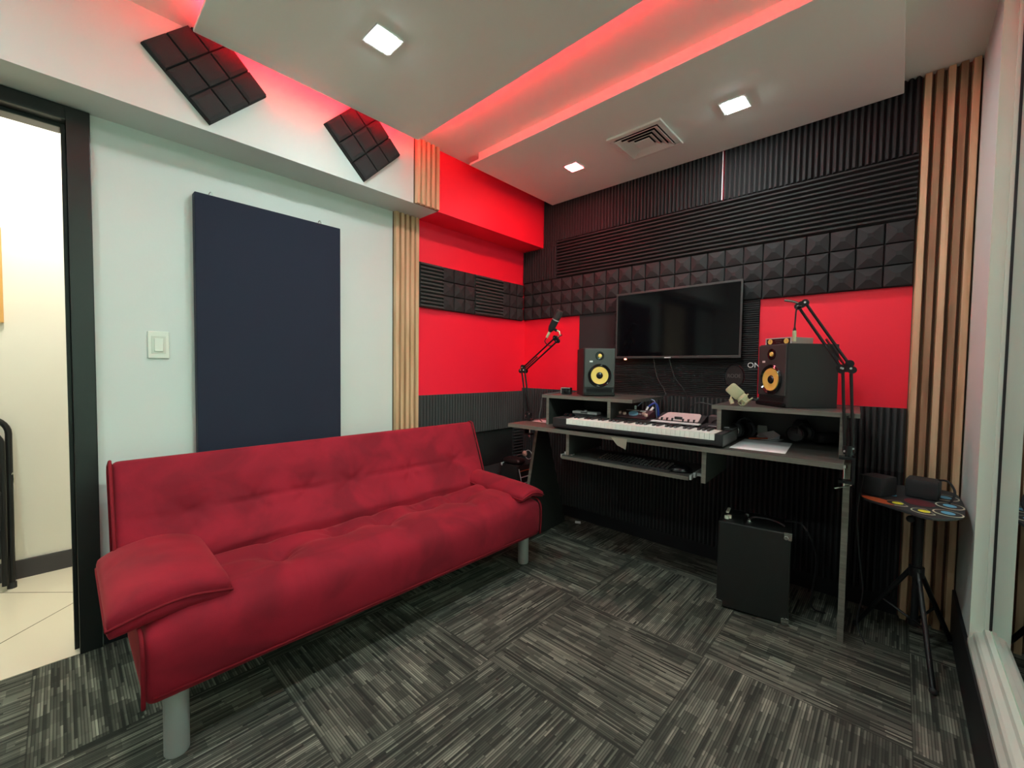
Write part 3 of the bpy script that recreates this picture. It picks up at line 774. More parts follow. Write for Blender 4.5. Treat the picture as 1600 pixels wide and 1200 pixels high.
# ---- studio monitors
def speaker(label, P, ang, w_=.195, d_=.245, h_=.292):
    t = thing('studio_monitor', label, 'speaker', P, ang, 'studio monitor speakers')
    # local: front face at y=0, cabinet towards +y, x centred
    c = MB(); r = .014
    prof = [(-w_/2+r, 0), (w_/2-r, 0)]
    pts = []
    for k in range(5): a = -PI/2+PI/2*k/4; pts.append((w_/2-r+r*math.cos(a), r+r*math.sin(a)))
    pts += [(w_/2, d_), (-w_/2, d_)]
    for k in range(5): a = PI+PI/2*k/4; pts.append((-w_/2+r+r*math.cos(a), r+r*math.sin(a)))
    c.prism(pts, 'z', .0, h_); c.build('cabinet', BLKM, t, smooth=True, bevel=.002)
    MB().box(-w_/2+.006, -.006, .052, w_/2-.006, .001, h_-.004).build('baffle', mat('grey_baffle', (.040, .042, .042), .42), t, bevel=.004)
    # port lip
    MB().prism([(-w_/2+.004, .0), (-w_/2+.004, -.016), (w_/2-.004, -.016), (w_/2-.004, 0)], 'z', .002, .022).build('port_lip', BLKG, t, bevel=.006)
    MB().box(-w_/2+.02, -.002, .026, w_/2-.02, .0005, .046).build('port_slot', mat('port_dark', (.001, .001, .001), .9), t)
    R = Matrix.Rotation(PI/2, 4, 'X')   # lathe z axis -> -y (towards viewer)
    zc = .126
    Mw = Matrix.Translation((0, -.006, zc)) @ R
    MB().lathe([(.069, 0), (.071, .004), (.067, .007), (.062, .003), (.058, .006), (.053, .002), (.053, -.001)], 48, Mw).build('woofer_surround', BLKG, t, smooth=True)
    MB().lathe([(.0535, .0008), (.052, .0050), (.047, .0042), (.022, .0010), (0, .0010)], 48, Mw).build('woofer_cone', GOLDC, t, smooth=True)
    MB().lathe([(.0205, .001), (.018, .005), (.011, .009), (0, .0105)], 32, Mw).build('dust_cap', BLKG, t, smooth=True)
    MB().lathe([(.027, 0), (.026, .003), (.020, .004), (.014, .001), (0, .001)], 40, Matrix.Translation((0, -.006, .245)) @ R).build('tweeter_waveguide', BLKG, t, smooth=True)
    MB().lathe([(.012, .001), (.009, .006), (0, .007)], 24, Matrix.Translation((0, -.006, .245)) @ R).build('tweeter_dome', GOLDC, t, smooth=True)
    MB().box(-.062, -.0080, .206, -.043, -.006, .215).build('logo_badge', WHITEP, t, bevel=.002)
    return t
# left speaker faces right-front, right speaker faces left-front
pL0 = Vector((-1.41, 2.16)); dL = Vector((.131, .121)).normalized(); cL = pL0+dL*.0975
speaker('black studio monitor with yellow cone on the left raised shelf', (cL.x, cL.y, RZ), math.atan2(dL.y, dL.x))
pR0 = Vector((-.369, 2.222)); dRr = Vector((.158, -.143)).normalized(); cR = pR0-dRr*.0975
speaker('black studio monitor with yellow cone on the right raised shelf, silver box on top', (cR.x, cR.y, RZ), math.atan2(dRr.y, dRr.x))

# ---- VU meter box on the right speaker
vu = T('meter_box', 'silver box with two round yellow dial meters on top of the right speaker', 'level meter', .565, .365, RZ+.292, math.radians(-33))
m = MB().box(-.07, 0, 0, .07, .135, .036); m.build('case', mat('silver_case', (.45, .46, .42), .35, metal=.3), vu, bevel=.002)
MB().box(-.063, -.002, .005, .063, 0, .031).build('front_panel', BLKG, vu)
MB().box(-.07, -.003, 0, -.063, .001, .036).box(.063, -.003, 0, .07, .001, .036).box(-.063, -.003, .031, .063, .001, .036).box(-.063, -.003, 0, .063, .001, .005).build('front_rim', SILV, vu)
for x in (-.043, .043):
    g_ = MB().cone((x, -.002, .018), (x, -.004, .018), .0125, n=24).build('dial', GOLDC, vu)
    MB().box(-.0008+x, -.0045, .014, x+.0008, -.004, .027).build('needle', BLK, g_)
MB().box(-.018, -.0035, .021, .018, -.002, .0225).box(-.012, -.0035, .012, .012, -.002, .0135).build('printed_lines', GREYM, vu)

# ---- boom microphone arms
def rods(mb, a, b, off, r=.0055):
    a, b = Vector(a), Vector(b); off = Vector(off)
    mb.tube([a+off, b+off], r, 8); mb.tube([a-off, b-off], r, 8)
def boom(label, base, elbow, top, tip, side):
    t = thing('boom_stand', label, 'microphone arm', (0, 0, 0), 0, 'spring boom arms clamped to the desk')
    base, elbow, top, tip = [Vector(lw(*p)) for p in (base, elbow, top, tip)]
    yv = Vector((-sD, cD, 0)); t.location = (base.x, base.y, 0)
    I = Matrix.Translation((-base.x, -base.y, 0))
    def bld(mb, nm, mt, **k):
        mb.v = [tuple(I @ Vector(p)) for p in mb.v]; return mb.build(nm, mt, t, **k)
    hv = Vector((cD, sD, 0))*.013
    m = MB(); rods(m, base+Vector((0, 0, .02)), elbow, hv); bld(m, 'lower_arm', BLKMET, smooth=True)
    d = (top-elbow).normalized(); pr = d.cross(yv).normalized()*.014
    m = MB(); rods(m, elbow, top, pr); bld(m, 'upper_arm', BLKMET, smooth=True)
    for a, b, o_ in ((base+Vector((0, 0, .03)), base.lerp(elbow, .45), Vector((0, 0, 0))), (elbow.lerp(top, .03), elbow.lerp(top, .45), Vector((0, 0, 0)))):
        m = MB(); ax = (b-a).normalized(); p1 = ax.orthogonal().normalized(); p2 = ax.cross(p1); L_ = (b-a).length
        n = 260; m.tube([a+ax*L_*k/n+(p1*math.cos(k*.75)+p2*math.sin(k*.75))*.0045 for k in range(n)], .0012, 5)
        bld(m, 'spring', BLKMET)
    # elbow plate
    for s_ in (-.009, .009):
        m = MB(); c_ = elbow+yv*s_; k1 = c_+hv*1.3-Vector((0, 0, .006)); k2 = c_-hv*1.3-Vector((0, 0, .006)); k3 = c_+pr*1.2+d*.012; k4 = c_-pr*1.2+d*.012
        for q in (k1, k2, k3, k4, c_): m.cone(q-yv*.0012, q+yv*.0012, .015, n=16)
        bld(m, 'elbow_plate', BLKMET)
    m = MB()
    for q in (elbow+hv, elbow-hv, elbow+pr+d*.01): m.cone(q-yv*.014, q-yv*.010, .0045, n=10)
    for q in (base+hv+Vector((0, 0, .025)), base-hv+Vector((0, 0, .012)), top+pr, top-pr): m.cone(q-yv*.014, q-yv*.009, .0045, n=10)
    bld(m, 'bolts', CHROME)
    m = MB()
    for q in (top, top+pr, top-pr): m.cone(q-yv*.009, q+yv*.009, .014, n=16)
    bld(m, 'head_joint', BLKMET)
    m = MB().tube(cat([top, top.lerp(tip, .5)+Vector((0, 0, .004)), tip]), .005, 8); bld(m, 'tip_rod', CHROME, smooth=True)
    m = MB().cone(base-Vector((0, 0, .0)), base+Vector((0, 0, .035)), .018, n=20); m.box(base.x-.02, base.y-.012, base.z+.008, base.x+.02, base.y+.012, base.z+.03)
    bld(m, 'swivel_base', BLKMET, smooth=True)
    m = MB(); bx = base.x+side*.0; zt = DT+.012
    m.cone((base.x, base.y, zt-.01), (base.x, base.y, base.z+.002), .012, n=16)
    M_ = Matrix.Translation((base.x, base.y, 0)) @ Matrix.Rotation(DR, 4, 'Z')
    s = side
    m.box(min(-.03*s, .02*s), -.02, DT+.001, max(-.03*s, .02*s), .02, DT+.012, M_)
    m.box(min(.012*s, .022*s), -.02, DT-.085, max(.012*s, .022*s), .02, DT+.012, M_)
    m.box(min(-.03*s, .022*s), -.02, DT-.095, max(-.03*s, .022*s), .02, DT-.083, M_)
    bld(m, 'clamp', BLKMET, bevel=.001)
    m = MB().cone((-.012*s, 0, DT-.115), (-.012*s, 0, DT-.023), .004, n=10, M=M_); m.cone((-.04*s, -.03, DT-.118), (.012*s, .02, DT-.106), .003, n=8, M=M_)
    m.cone((-.012*s, 0, DT-.035), (-.012*s, 0, DT-.0235), .010, n=12, M=M_)
    bld(m, 'clamp_screw', CHROME, smooth=True)
    return t
boom('black spring boom arm on the left desk end, holding the black microphone', (-.826, .20, .822), (-.878, .20, 1.138), (-.615, .20, 1.336), (-.575, .20, 1.362), -1)
boom('black spring boom arm on the right desk end, with no microphone', (.849, .12, .822), (.832, .12, 1.166), (.674, .12, 1.434), (.612, .12, 1.458), 1)

# ---- black condenser microphone on the left arm
mic = thing('microphone', 'black condenser microphone tilted upright on the left boom arm', 'microphone', lw(-.66, .19, 1.385), 0)
ax = Vector(lw(-.583, .19, 1.512))-Vector(lw(-.66, .19, 1.385)); Lm = ax.length
M_ = frame_to((0, 0, 0), ax)
MB().lathe([(.009, 0), (.016, .012), (.022, .03), (.0225, .08)], 28, M_).build('body', BLKM, mic, smooth=True)
MB().lathe([(.0225, .082), (.0235, .084), (.0235, .088), (.0225, .09)], 28, M_).build('silver_band', SILV, mic, smooth=True)
MB().lathe([(.0225, .09), (.024, .13), (.021, .150), (.010, Lm)], 28, M_).build('grille', mat('grey_mesh_grille', (.06, .045, .045), .5, metal=.5, bump=.8, bscale=900), mic, smooth=True)
MB().lathe([(.007, -.042), (.0085, -.038), (.0085, -.004), (.007, 0)], 20, M_).build('xlr_plug', CHAMP, mic, smooth=True)
cb = MB().tube(cat([M_ @ Vector((0, 0, -.04)), M_ @ Vector((0, 0, -.07)), (-.012, 0, -.085), (.02, -.005, -.09), (.045, .0, -.07)]), .003, 8).build('cable', BLK, mic, smooth=True)
ml = MB().tube([(.055, .0, .005), (.04, 0, .012), (.02, 0, .02)], .009, 10).build('shock_clip', BLKMET, mic, smooth=True)
MB().tube([(.072, .012, -.02), (.068, .01, .0), (.055, .004, .006)], .004, 8).build('clip_post', CHAMP, mic, smooth=True)

# ---- cable with silver plug hanging from the right arm
cab = thing('microphone_cable', 'black cable with a silver plug hanging from the right boom arm tip', 'cable', lw(.655, .10, 1.425))
MB().tube(cat([(.02, 0, 0), (.004, 0, -.005), (.0, 0, -.06), (-.001, 0, -.095)]), .003, 8).build('cord', BLK, cab, smooth=True)
MB().lathe([(.004, -.018), (.0065, -.03), (.0065, -.032)], 16, Matrix.Translation((-.001, 0, -.07))).build('strain_relief', BLK, cab, smooth=True)
MB().lathe([(.0065, -.045), (.0075, -.043), (.0075, 0), (.006, .001)], 18, Matrix.Translation((-.001, 0, -.102))).build('silver_plug', CHAMP, cab, smooth=True)

# ---- pale microphone lying on the right riser
gm = T('microphone', 'pale champagne condenser microphone lying in its cage mount on the right raised shelf', 'microphone', .43, .19, RZ, 0)
a = Vector((-.043, .0, .095)); b = Vector((.0, 0, .055))
M_ = frame_to(b, a-b, (0, 1, 0))
MB().rbox((0, 0, .018), (.021, .025, .034), .008, (6, 6, 8)).build('head_grille', mat('champagne_grille', (.55, .58, .36), .5, metal=.25, bump=.8, bscale=900), gm, smooth=True).matrix_local = M_
MB().lathe([(.023, -.035), (.023, -.016), (.016, -.05)][::-1], 24, M_).build('body', CHAMP, gm, smooth=True)
m = MB()
for r_, h0 in ((.030, -.030), (.030, -.055)):
    m.tube([M_ @ Vector((r_*math.cos(t), r_*math.sin(t), h0)) for t in [2*PI*k/20 for k in range(20)]], .0025, 6, closed=True)
m.tube([M_ @ Vector(q) for q in ((.03, 0, -.03), (.05, 0, .0), (.05, 0, -.06), (.03, 0, -.055))], .0025, 6)
m.tube([M_ @ Vector(q) for q in ((-.03, 0, -.03), (-.03, 0, -.055))], .0025, 6); m.tube([M_ @ Vector(q) for q in ((0, .03, -.03), (0, .03, -.055))], .0025, 6)
m.build('shock_mount', CHAMP, gm, smooth=True)
MB().tube([(.01, -.01, .05), (-.025, -.012, .045), (-.028, -.012, .03)], .0055, 8).tube([(-.028, -.012, .03), (-.02, -.014, .008)], .009, 10).tube([(.02, -.01, .03), (.022, -.012, .004)], .004, 8).build('swivel_bracket', CHAMP, gm, smooth=True)
# ---- pop filter
pp = T('pop_filter', 'round black pop filter standing behind the pale microphone', 'pop filter', .40, .44, RZ)
M_ = Matrix.Translation((-.04, 0, .137)) @ Matrix.Rotation(PI/2, 4, 'X') @ Matrix.Rotation(math.radians(-18), 4, 'Y')
m = MB().tube([M_ @ Vector((.051*math.cos(t), .060*math.sin(t), 0)) for t in [2*PI*k/40 for k in range(40)]], .004, 8, closed=True); m.build('hoop', BLKG, pp, smooth=True)
m = MB(); n = 40; m.prism([(.05*math.cos(2*PI*k/n), .059*math.sin(2*PI*k/n)) for k in range(n)], 'z', -.001, .001, M_); m.build('mesh_screen', mat('black_nylon', (.008, .008, .008), .7), pp)
text_mesh('RODE', .028, .0006, GREYM, 'printed_name', pp, M_ @ Matrix.Translation((0, 0, .002)))
MB().tube(cat([M_ @ Vector((.015, -.06, 0)), (.0, .0, .05), (.05, .02, .02), (.09, .01, .006)]), .005, 8).build('gooseneck', BLK, pp, smooth=True)
MB().box(.07, -.02, 0, .11, .03, .03).build('clamp', BLK, pp, bevel=.004)
# white letters on the wall, cut off by the speaker
sg = thing('wall_sticker', 'white letters on the dark foam, half hidden by the right speaker', 'sticker', (-.608, BY-.019, 1.183))
text_mesh('ON', .042, .0006, WHITEP, 'letters', sg, Matrix.Translation((0, 0, 0)) @ Matrix.Rotation(PI/2, 4, 'X'))
MB().box(-.026, -.001, -.024, .022, 0, -.020).build('small_print', GREYM, sg)

# ---- little camera on left riser
lc = T('small_camera', 'tiny black and silver camera on the left raised shelf', 'camera', -.575, .26, RZ, math.radians(10))
MB().box(-.03, 0, 0, .03, .035, .044).build('body', BLK, lc, bevel=.004)
MB().box(-.034, -.002, .002, -.029, .004, .042).box(-.034, -.002, .039, .028, .004, .044).build('silver_trim', CHROME, lc)
MB().lathe([(.015, 0), (.016, .010), (.010, .012), (0, .010)], 24, Matrix.Translation((.004, 0, .022)) @ Matrix.Rotation(PI/2, 4, 'X')).build('lens', BLKG, lc, smooth=True)
MB().box(.020, -.003, .018, .026, -.001, .026).build('button', CHROME, lc)
tag(MB().tube(cat([lw(-.61, .27, RZ+.012), lw(-.66, .24, RZ+.005), lw(-.682, .16, RZ-.01), lw(-.69, .15, .90), lw(-.71, .16, DT+.03), lw(-.70, .18, DT+.006)]), .003, 6).build('usb_cable', GREYM, smooth=True), 'thin grey cable drooping from the small camera down the left shelf', 'cable')

# ---- papers and desk clutter
def sheet(name, label, cat_, pts, z, mt, th=.0012):
    m = MB().prism([lw(*p)[:2] for p in pts], 'z', z, z+th); return tag(m.build(name, mt), label, cat_)
sheet('paper_sheet', 'white sheets of paper in front of the right raised shelf', 'paper', [(.426, .068), (.640, .078), (.633, .40), (.430, .39)], DT, PAPER, .002)
sheet('paper_sheet', 'small white paper on the left end of the desk beside the boom arm', 'paper', [(-.787, .19), (-.63, .19), (-.62, .30), (-.79, .30)], DT, PAPER)
sheet('paper_sheet', 'small white paper strip under the right shelf between the headphones', 'paper', [(.484, .44), (.569, .43), (.585, .52), (.50, .50)], DT, PAPER)
env = T('folded_paper', 'crumpled folded white paper behind the headphones under the right shelf', 'paper', .515, .51, DT)
MB().add([(-.05, -.03, .01), (.02, -.035, .003), (.055, -.005, .022), (.02, .02, .040), (-.04, .015, .022), (-.045, -.025, .0), (.02, -.03, .0), (.05, 0, .0), (.02, .025, .0), (-.04, .02, .0)],
    [(0, 1, 2, 3, 4), (0, 5, 6, 1), (1, 6, 7, 2), (2, 7, 8, 3), (3, 8, 9, 4), (4, 9, 5, 0), (5, 9, 8, 7, 6)]).build('paper_fold', PAPER, env)
cd = T('white_card', 'upright pale card leaning behind the left headphones', 'card', .475, .57, DT)
MB().prism([(-.018, 0), (.03, 0), (.022, .085), (-.022, .088)], 'y', 0, .006, Matrix.Rotation(math.radians(-10), 4, 'X')).build('card', mat('pale_card', (.58, .60, .54), .6), cd, bevel=.002)
pn = MB().cone(lw(.445, .40, DT+.005), lw(.52, .46, DT+.005), .004, n=8)
tag(pn.build('pencil', ORNG), 'orange pencil lying by the left headphones', 'pencil')
note = T('taped_note', 'small cream paper note taped under the front edge of the desk', 'note', -.08, -.003, DT-.015)
MB().prism([(-.045, .008), (.045, .008), (.038, -.048), (-.01, -.03)], 'y', -.0012, 0).build('note', mat('cream_note', (.34, .31, .24), .7), note)
note = T('taped_note', 'small pale paper scrap hanging below the desk near the left panel', 'note', -.33, .20, DT-.035)
MB().prism([(-.03, .012), (.03, .012), (.012, -.02), (-.03, -.02)], 'y', -.0012, 0).build('note', mat('pale_note', (.30, .29, .24), .7), note)
cl2 = T('cable_coil', 'black coiled cable lying on white paper at the left of the keyboard', 'cable', -.60, .235, DT+.003)
m = MB()
for k in range(4): m.tube([((.075-.006*k)*math.cos(t)+.004*k, (.04-.004*k)*math.sin(t), .004+.006*k) for t in [2*PI*j/28 for j in range(28)]], .0045, 6, closed=True)
m.build('coil', BLK, cl2, smooth=True)
for k in range(3):
    tag(MB().tube(cat([lw(-.52+.05*k, .33, DT+.075), lw(-.47+.06*k, .40, DT+.095-.01*k), lw(-.42+.05*k, .47, DT+.04), lw(-.35+.05*k, .56, DT+.008)]), .004, 6).build('cable', BLK, smooth=True), 'black cable arching behind the left end of the keyboard', 'cable', 'cables behind the keyboard')
# white slim interface
wi = T('audio_interface', 'slim white audio interface behind the left keys under the left shelf', 'audio interface', -.42, .25, DT+.0745)
wi.location.z = DT+.0745
MB().box(-.085, -.02, 0, .085, .035, .014).build('case', WHITEP, wi, bevel=.002)
MB().box(-.025, -.022, .004, .02, -.0195, .012).build('grey_panel', GREYM, wi)
MB().cone((-.002, 0, .014), (-.002, 0, .022), .010, n=16).build('knob', SILV, wi)

# maroon sound card
sc_ = T('sound_card', 'dark maroon sound card with round blue dial behind the keyboard', 'sound card', -.112, .27, DT+.074)
m = MB().prism([(-.055, 0), (.085, 0), (.085, .040), (.07, .042), (-.055, .010)], 'x', -.092, .085); m.build('case', REDBR, sc_, bevel=.003)
Mx = Matrix.Translation((0, -.055, .010)) @ Matrix.Rotation(math.atan2(.032, .125), 4, 'X')
MB().cone((-.005, .045, 0), (-.005, .045, .010), .026, n=28, M=Mx).build('blue_dial', mat('pale_blue_dial', (.22, .40, .58), .4), sc_)
for k, (x, y) in enumerate(((-.088, .045), (-.055, .035), (.055, .05), (.075, .03))):
    MB().cone((x, y, 0), (x, y, .012), .010, n=14, M=Mx).build('knob', mat('pale_pink_knob', (.65, .42, .36), .4) if k == 0 else bpy.data.materials['pale_pink_knob'], sc_)
MB().box(-.075, .104, .0005, .005, .111, .0015, Mx).build('printed_strip', WHITEP, sc_)
MB().box(.012, .098, .0005, .045, .109, .0015, Mx).build('printed_label', WHITEP, sc_)
MB().box(.022, .052, .0005, .040, .058, .0015, Mx).build('small_button', WHITEP, sc_)
for k, (x, y0) in enumerate(((-.03, .075), (.035, .075), (.06, .07))):
    MB().cone((x, y0, .038), (x-.005+.02*k*.5, y0+.012, .060), .0065, n=12).build('jack_plug', WHITEP, sc_, smooth=True)
m = MB().tube(cat([(-.022, .09, .060), (-.005, .12, .085), (.03, .13, .100), (.06, .13, .095), (.075, .12, .06), (.085, .12, -.02), (.11, .12, -.066)]), .0028, 8)
m.build('audio_cable', mat('pale_blue_cable', (.22, .30, .50), .4), sc_, smooth=True)
m = MB().tube(cat([(.042, .09, .060), (.055, .11, .075), (.07, .12, .08), (.088, .12, .05), (.095, .12, -.06)]), .006, 8); m.build('blue_plug_cable', BLUE, sc_, smooth=True)

# pale mixer behind keyboard
mx = T('mixing_console', 'small silver pink mixer with white buttons behind the right of the keyboard', 'mixer', .142, .185, DT+.0745)
m = MB().prism([(.004, 0), (.17, 0), (.17, .034), (.155, .036), (.034, .006), (.004, .004)], 'x', -.12, .12); m.build('case', BLKM, mx, bevel=.003)
m = MB(); m.prism([(-.128, 0), (.128, 0), (.132, .02), (.118, .105), (.105, .12), (-.098, .12), (-.112, .110), (-.132, .02)], 'z', 0, .006, Matrix.Translation((0, .036, .0075)) @ Matrix.Rotation(math.atan2(.030, .121), 4, 'X') @ Matrix.Diagonal((.78, 1, 1, 1)))
m.build('top_panel', PINKG, mx, bevel=.002)
for k in range(7):
    x = -.082+.0275*k
    if k == 3: MB().box(-.020, .044, .014, .020, .056, .030).build('centre_handle', BLK, mx, bevel=.003); continue
    MB().box(x-.004, .032, .006, x+.004, .046, .022).build('fader_knob', BLK, mx, bevel=.001)
MB().box(-.124, -.022, 0, .124, .022, .004).build('front_strip', mat('grey_key_strip', (.5, .5, .5), .4), mx, bevel=.001)
for k in range(8): MB().box(-.122+.0306*k, -.018, .004, -.122+.0306*k+.0285, .018, .0065).build('white_button', WHITEP, mx)
bb = T('small_box', 'dark grey box with looped cable right of the silver mixer', 'box', .285, .50, DT)
MB().box(-.055, -.03, 0, .06, .03, .10).build('case', mat('dusky_box', (.07, .055, .055), .6), bb, bevel=.006)
MB().tube([(.0+.04*math.cos(t), -.034, .045+.035*math.sin(t)) for t in [2*PI*k/24 for k in range(24)]], .003, 6, closed=True).build('cable_loop', BLK, bb)
tag(MB().tube(cat([lw(.05, .60, DT+.06), lw(.12, .59, DT+.15), lw(.20, .59, DT+.155), lw(.28, .59, DT+.12), lw(.33, .595, DT+.01)]), .004, 6).build('cable', BLK, smooth=True), 'black cable arching behind the silver mixer', 'cable')

# ---- headphones
def headphones(label, x, y, rz, scale=1, lean=0, ring=CHROME):
    t = T('headphones', label, 'headphones', x, y, DT, rz, 'headphones under the right raised shelf')
    S = scale
    HPM = mat('charcoal_headphone_plastic', (.045, .045, .046), .45)
    def cup(cx_, a):
        M_ = Matrix.Translation((cx_, 0, .046*S)) @ Matrix.Rotation(a, 4, 'Z') @ Matrix.Rotation(PI/2, 4, 'Y')
        c = MB().lathe([(0, -.004), (.030*S, -.002), (.037*S, .004), (.038*S, .016), (.034*S, .020)], 28, M_).build('ear_cup', HPM, t, smooth=True)
        MB().tube([M_ @ Vector((.034*S*math.cos(q), .034*S*math.sin(q), -.002)) for q in [2*PI*k/28 for k in range(28)]], .0018, 6, closed=True).build('ring', ring, c, smooth=True)
        MB().lathe([(.020*S, .022), (.026*S, .020), (.036*S, .024), (.036*S, .034), (.024*S, .038), (.02*S, .034)], 28, M_).build('ear_pad', BLK, c, smooth=True)
    cup(-.055*S, 0); cup(.055*S, PI)
    R = .062*S; pts = [(-R*math.cos(PI*k/20)*1.0, .0, .050*S+R*math.sin(PI*k/20)*.95) for k in range(21)]
    M_ = Matrix.Rotation(lean, 4, 'X')
    m = MB()
    for k in range(20):
        p, q = Vector(pts[k]), Vector(pts[k+1]); d = (q-p).normalized(); n_ = Vector((-d.z, 0, d.x))*.003
        v = []
        for a_ in (p, q):
            for yy in (-.014, .014):
                for s_ in (-1, 1): v.append(a_+n_*s_+Vector((0, yy, 0)))
        m.add(v, [(0, 1, 3, 2), (4, 6, 7, 5), (0, 4, 5, 1), (2, 3, 7, 6), (0, 2, 6, 4), (1, 5, 7, 3)])
    m.build('headband', BLKM, t)
    return t
headphones('black headphones with a silver ring standing right of the keyboard', .415, .40, math.radians(55), 1.0)
headphones('large black headphones lying under the right shelf near the boom arm', .66, .46, math.radians(70), 1.05, ring=BLKG)
MB_ = MB().rbox((0, 0, .028), (.055, .032, .028), .02, (6, 6, 6))
o = tag(MB_.build('headphone_case', BLKM, smooth=True, loc=lw(.765, .515, DT), rz=DR+.5), 'dark soft headphone pad lying at the back right under the shelf', 'case')

# ---- computer keyboard and mouse on the tray
ck = T('computer_keyboard', 'black computer keyboard on the pull out tray', 'keyboard', -.035, .115, .644)
MB().prism([(-.062, 0), (.062, 0), (.062, .022), (-.062, .010)], 'x', -.20, .20).build('base', BLK, ck, bevel=.002)
km = MB().prism([(-.0085, 0), (.0085, 0), (.006, .007), (-.006, .007)], 'x', -.0075, .0075).mesh('key', BLKG)
for r in range(5):
    for c in range(18):
        o = bpy.data.objects.new('key', km); link(o); o.parent = ck
        o.location = (-.185+c*.0215, -.045+r*.0215, .0115+(r*.0215)*.097)
ms = T('computer_mouse', 'black computer mouse on the tray right of the keyboard', 'mouse', .205, .105, .644, math.radians(-60))
MB().sphere((0, 0, .004), .055, 24, 12, (.60, 1.0, .60)).build('shell', BLKG, ms, smooth=True)
for v in ms.children[0].data.vertices:
    if v.co.z < 0: v.co.z = 0
MB().box(-.002, -.035, .027, .002, -.018, .0315).build('scroll_wheel', GREYM, ms)

# ================================================================ amplifier under the desk
pa = Vector((-.329, 2.206)); pb = Vector((-.621, 2.160)); dx = (pa-pb).normalized()
am = thing('guitar_amplifier', 'black vinyl amplifier cabinet with chrome corners on the carpet under the desk', 'amplifier', ((pa.x+pb.x)/2, (pa.y+pb.y)/2, 0), math.atan2(dx.y, dx.x))
W2, AD, AH = .148, .225, .425
MB().prism([(0, .006), (AD, .006), (AD, AH), (0, AH)], 'x', -W2, W2).build('cabinet', mat('black_tolex', (.009, .010, .009), .5, bump=.4, bscale=350), am, bevel=.006)
for sx in (-1, 1):
    for (z, s_) in ((.006, 1), (AH, -1)):
        if sx < 0 and z > .1: continue
        m = MB(); x0 = sx*(W2+.002); z0 = z-.002*s_
        m.box(min(x0, x0-sx*.030), -.003, min(z0, z0+s_*.018), max(x0, x0-sx*.030), 0.0, max(z0, z0+s_*.018))
        m.box(min(x0, x0-sx*.014), -.0036, min(z0, z0+s_*.034), max(x0, x0-sx*.014), 0.0, max(z0, z0+s_*.034))
        m.box(min(x0, x0-sx*.002), -.003, min(z0, z0+s_*.03), max(x0, x0-sx*.002), .03, max(z0, z0+s_*.03))
        m.cone((x0-sx*.022, -.005, z0+s_*.024), (x0-sx*.022, -.001, z0+s_*.024), .009, n=14)
        m.build('corner_protector', CHROME, am, bevel=.001)
for x in (-.12, .12):
    for y in (.03, AD-.03): MB().cone((x, y, 0), (x, y, .007), .014).build('rubber_foot', RUBB, am)
for y in (.05, .066): MB().cone((-.118+(y-.05)*.6, y, AH), (-.118+(y-.05)*.6, y, AH+.014), .010, n=14).build('control_knob', CREAMP, am, smooth=True)
MB().box(-.132, .14, AH, -.118, .21, AH+.010).build('cream_switch_strip', CREAMP, am, bevel=.003)
MB().cone((-.022, .07, AH), (-.022, .07, AH+.014), .007, n=12).cone((-.022, .07, AH), (-.022, .07, AH+.004), .013, n=12).build('chrome_switch', CHROME, am, smooth=True)
MB().cone((-.04, .18, AH), (-.04, .18, AH+.008), .012, n=12).build('chrome_jack', CHROME, am, smooth=True)
MB().tube(cat([(-.02, .11, AH+.002), (.0, .11, AH+.014), (.06, .12, AH+.012), (.10, .09, AH+.012), (.12, .09, AH+.002)]), .005, 8).build('handle', BLK, am, smooth=True)
tag(MB().tube(cat([(-.38, 2.36, AH+.004), (-.30, 2.30, AH+.02), (-.25, 2.33, .30), (-.27, 2.4, .05), (-.22, 2.45, .006)]), .004, 6).build('power_cable', BLK, smooth=True), 'thin black cable draped over the back of the amplifier', 'cable')
# cable by right leg
tag(MB().tube(cat([lw(.90, .26, .72), lw(.885, .26, .55), lw(.90, .26, .35), lw(.915, .27, .22), lw(.90, .28, .08), lw(.93, .25, .006)]), .0028, 6).build('power_cable', BLK, smooth=True), 'thin black cable hanging beside the right desk leg', 'cable')
tag(MB().box(-.02, -.008, 0, .02, .008, .012).build('cable_clip', WHITEP, loc=(-1.72, 2.60, .003), rz=.5), 'tiny white clip on the floor under the desk', 'clip')

# ================================================================ corner speaker behind desk end, with clutter on top
ca = thing('combo_amplifier', 'black amplifier with metal corner in the back left corner behind the sofa arm', 'amplifier', (-2.20, 2.50, 0), math.radians(2))
MB().box(-.11, -.12, .008, .06, .13, .395).build('cabinet', mat('black_tolex_box', (.03, .03, .03), .5, bump=.4, bscale=350), ca, bevel=.004)
MB().box(.0605, -.10, .05, .063, .11, .36).build('grille_cloth', mat('dark_grille_cloth', (.01, .012, .011), .8, bump=.5, bscale=500), ca)
for k in range(3): MB().box(.063, -.09, .345-.05*k, .067, .10, .352-.05*k).build('trim_bar', WHITEP if k else ORNG, ca)  # bars brightened by colour in place of light on the metal
MB().tube([(.068, -.112, .37), (.069, -.06, .20)], .004, 8).build('diagonal_bar', WHITEP, ca)
MB().box(-.113, -.123, .375, -.095, -.09, .398).build('corner_protector', WHITEP, ca, bevel=.004)  # white stands for light on the metal corner
for x in (-.08, .035):
    for y in (-.09, .1): MB().cone((x, y, 0), (x, y, .009), .014).build('rubber_foot', RUBB, ca)
bag = MB().rbox((0, 0, 0), (.085, .05, .026), .024, (10, 8, 6), lambda p: Vector((p[0], p[1], p[2]*(1-.25*abs(p[0])/.085))))
tag(bag.build('soft_pouch', mat('dark_brown_vinyl', (.03, .018, .018), .35), smooth=True, loc=(-2.215, 2.43, .422), rz=.1), 'dark brown soft pouch on top of the corner amplifier', 'pouch')
hm = thing('headset', 'small headset with a pink round ear pad on the corner amplifier', 'headset', (-2.175, 2.52, .396))
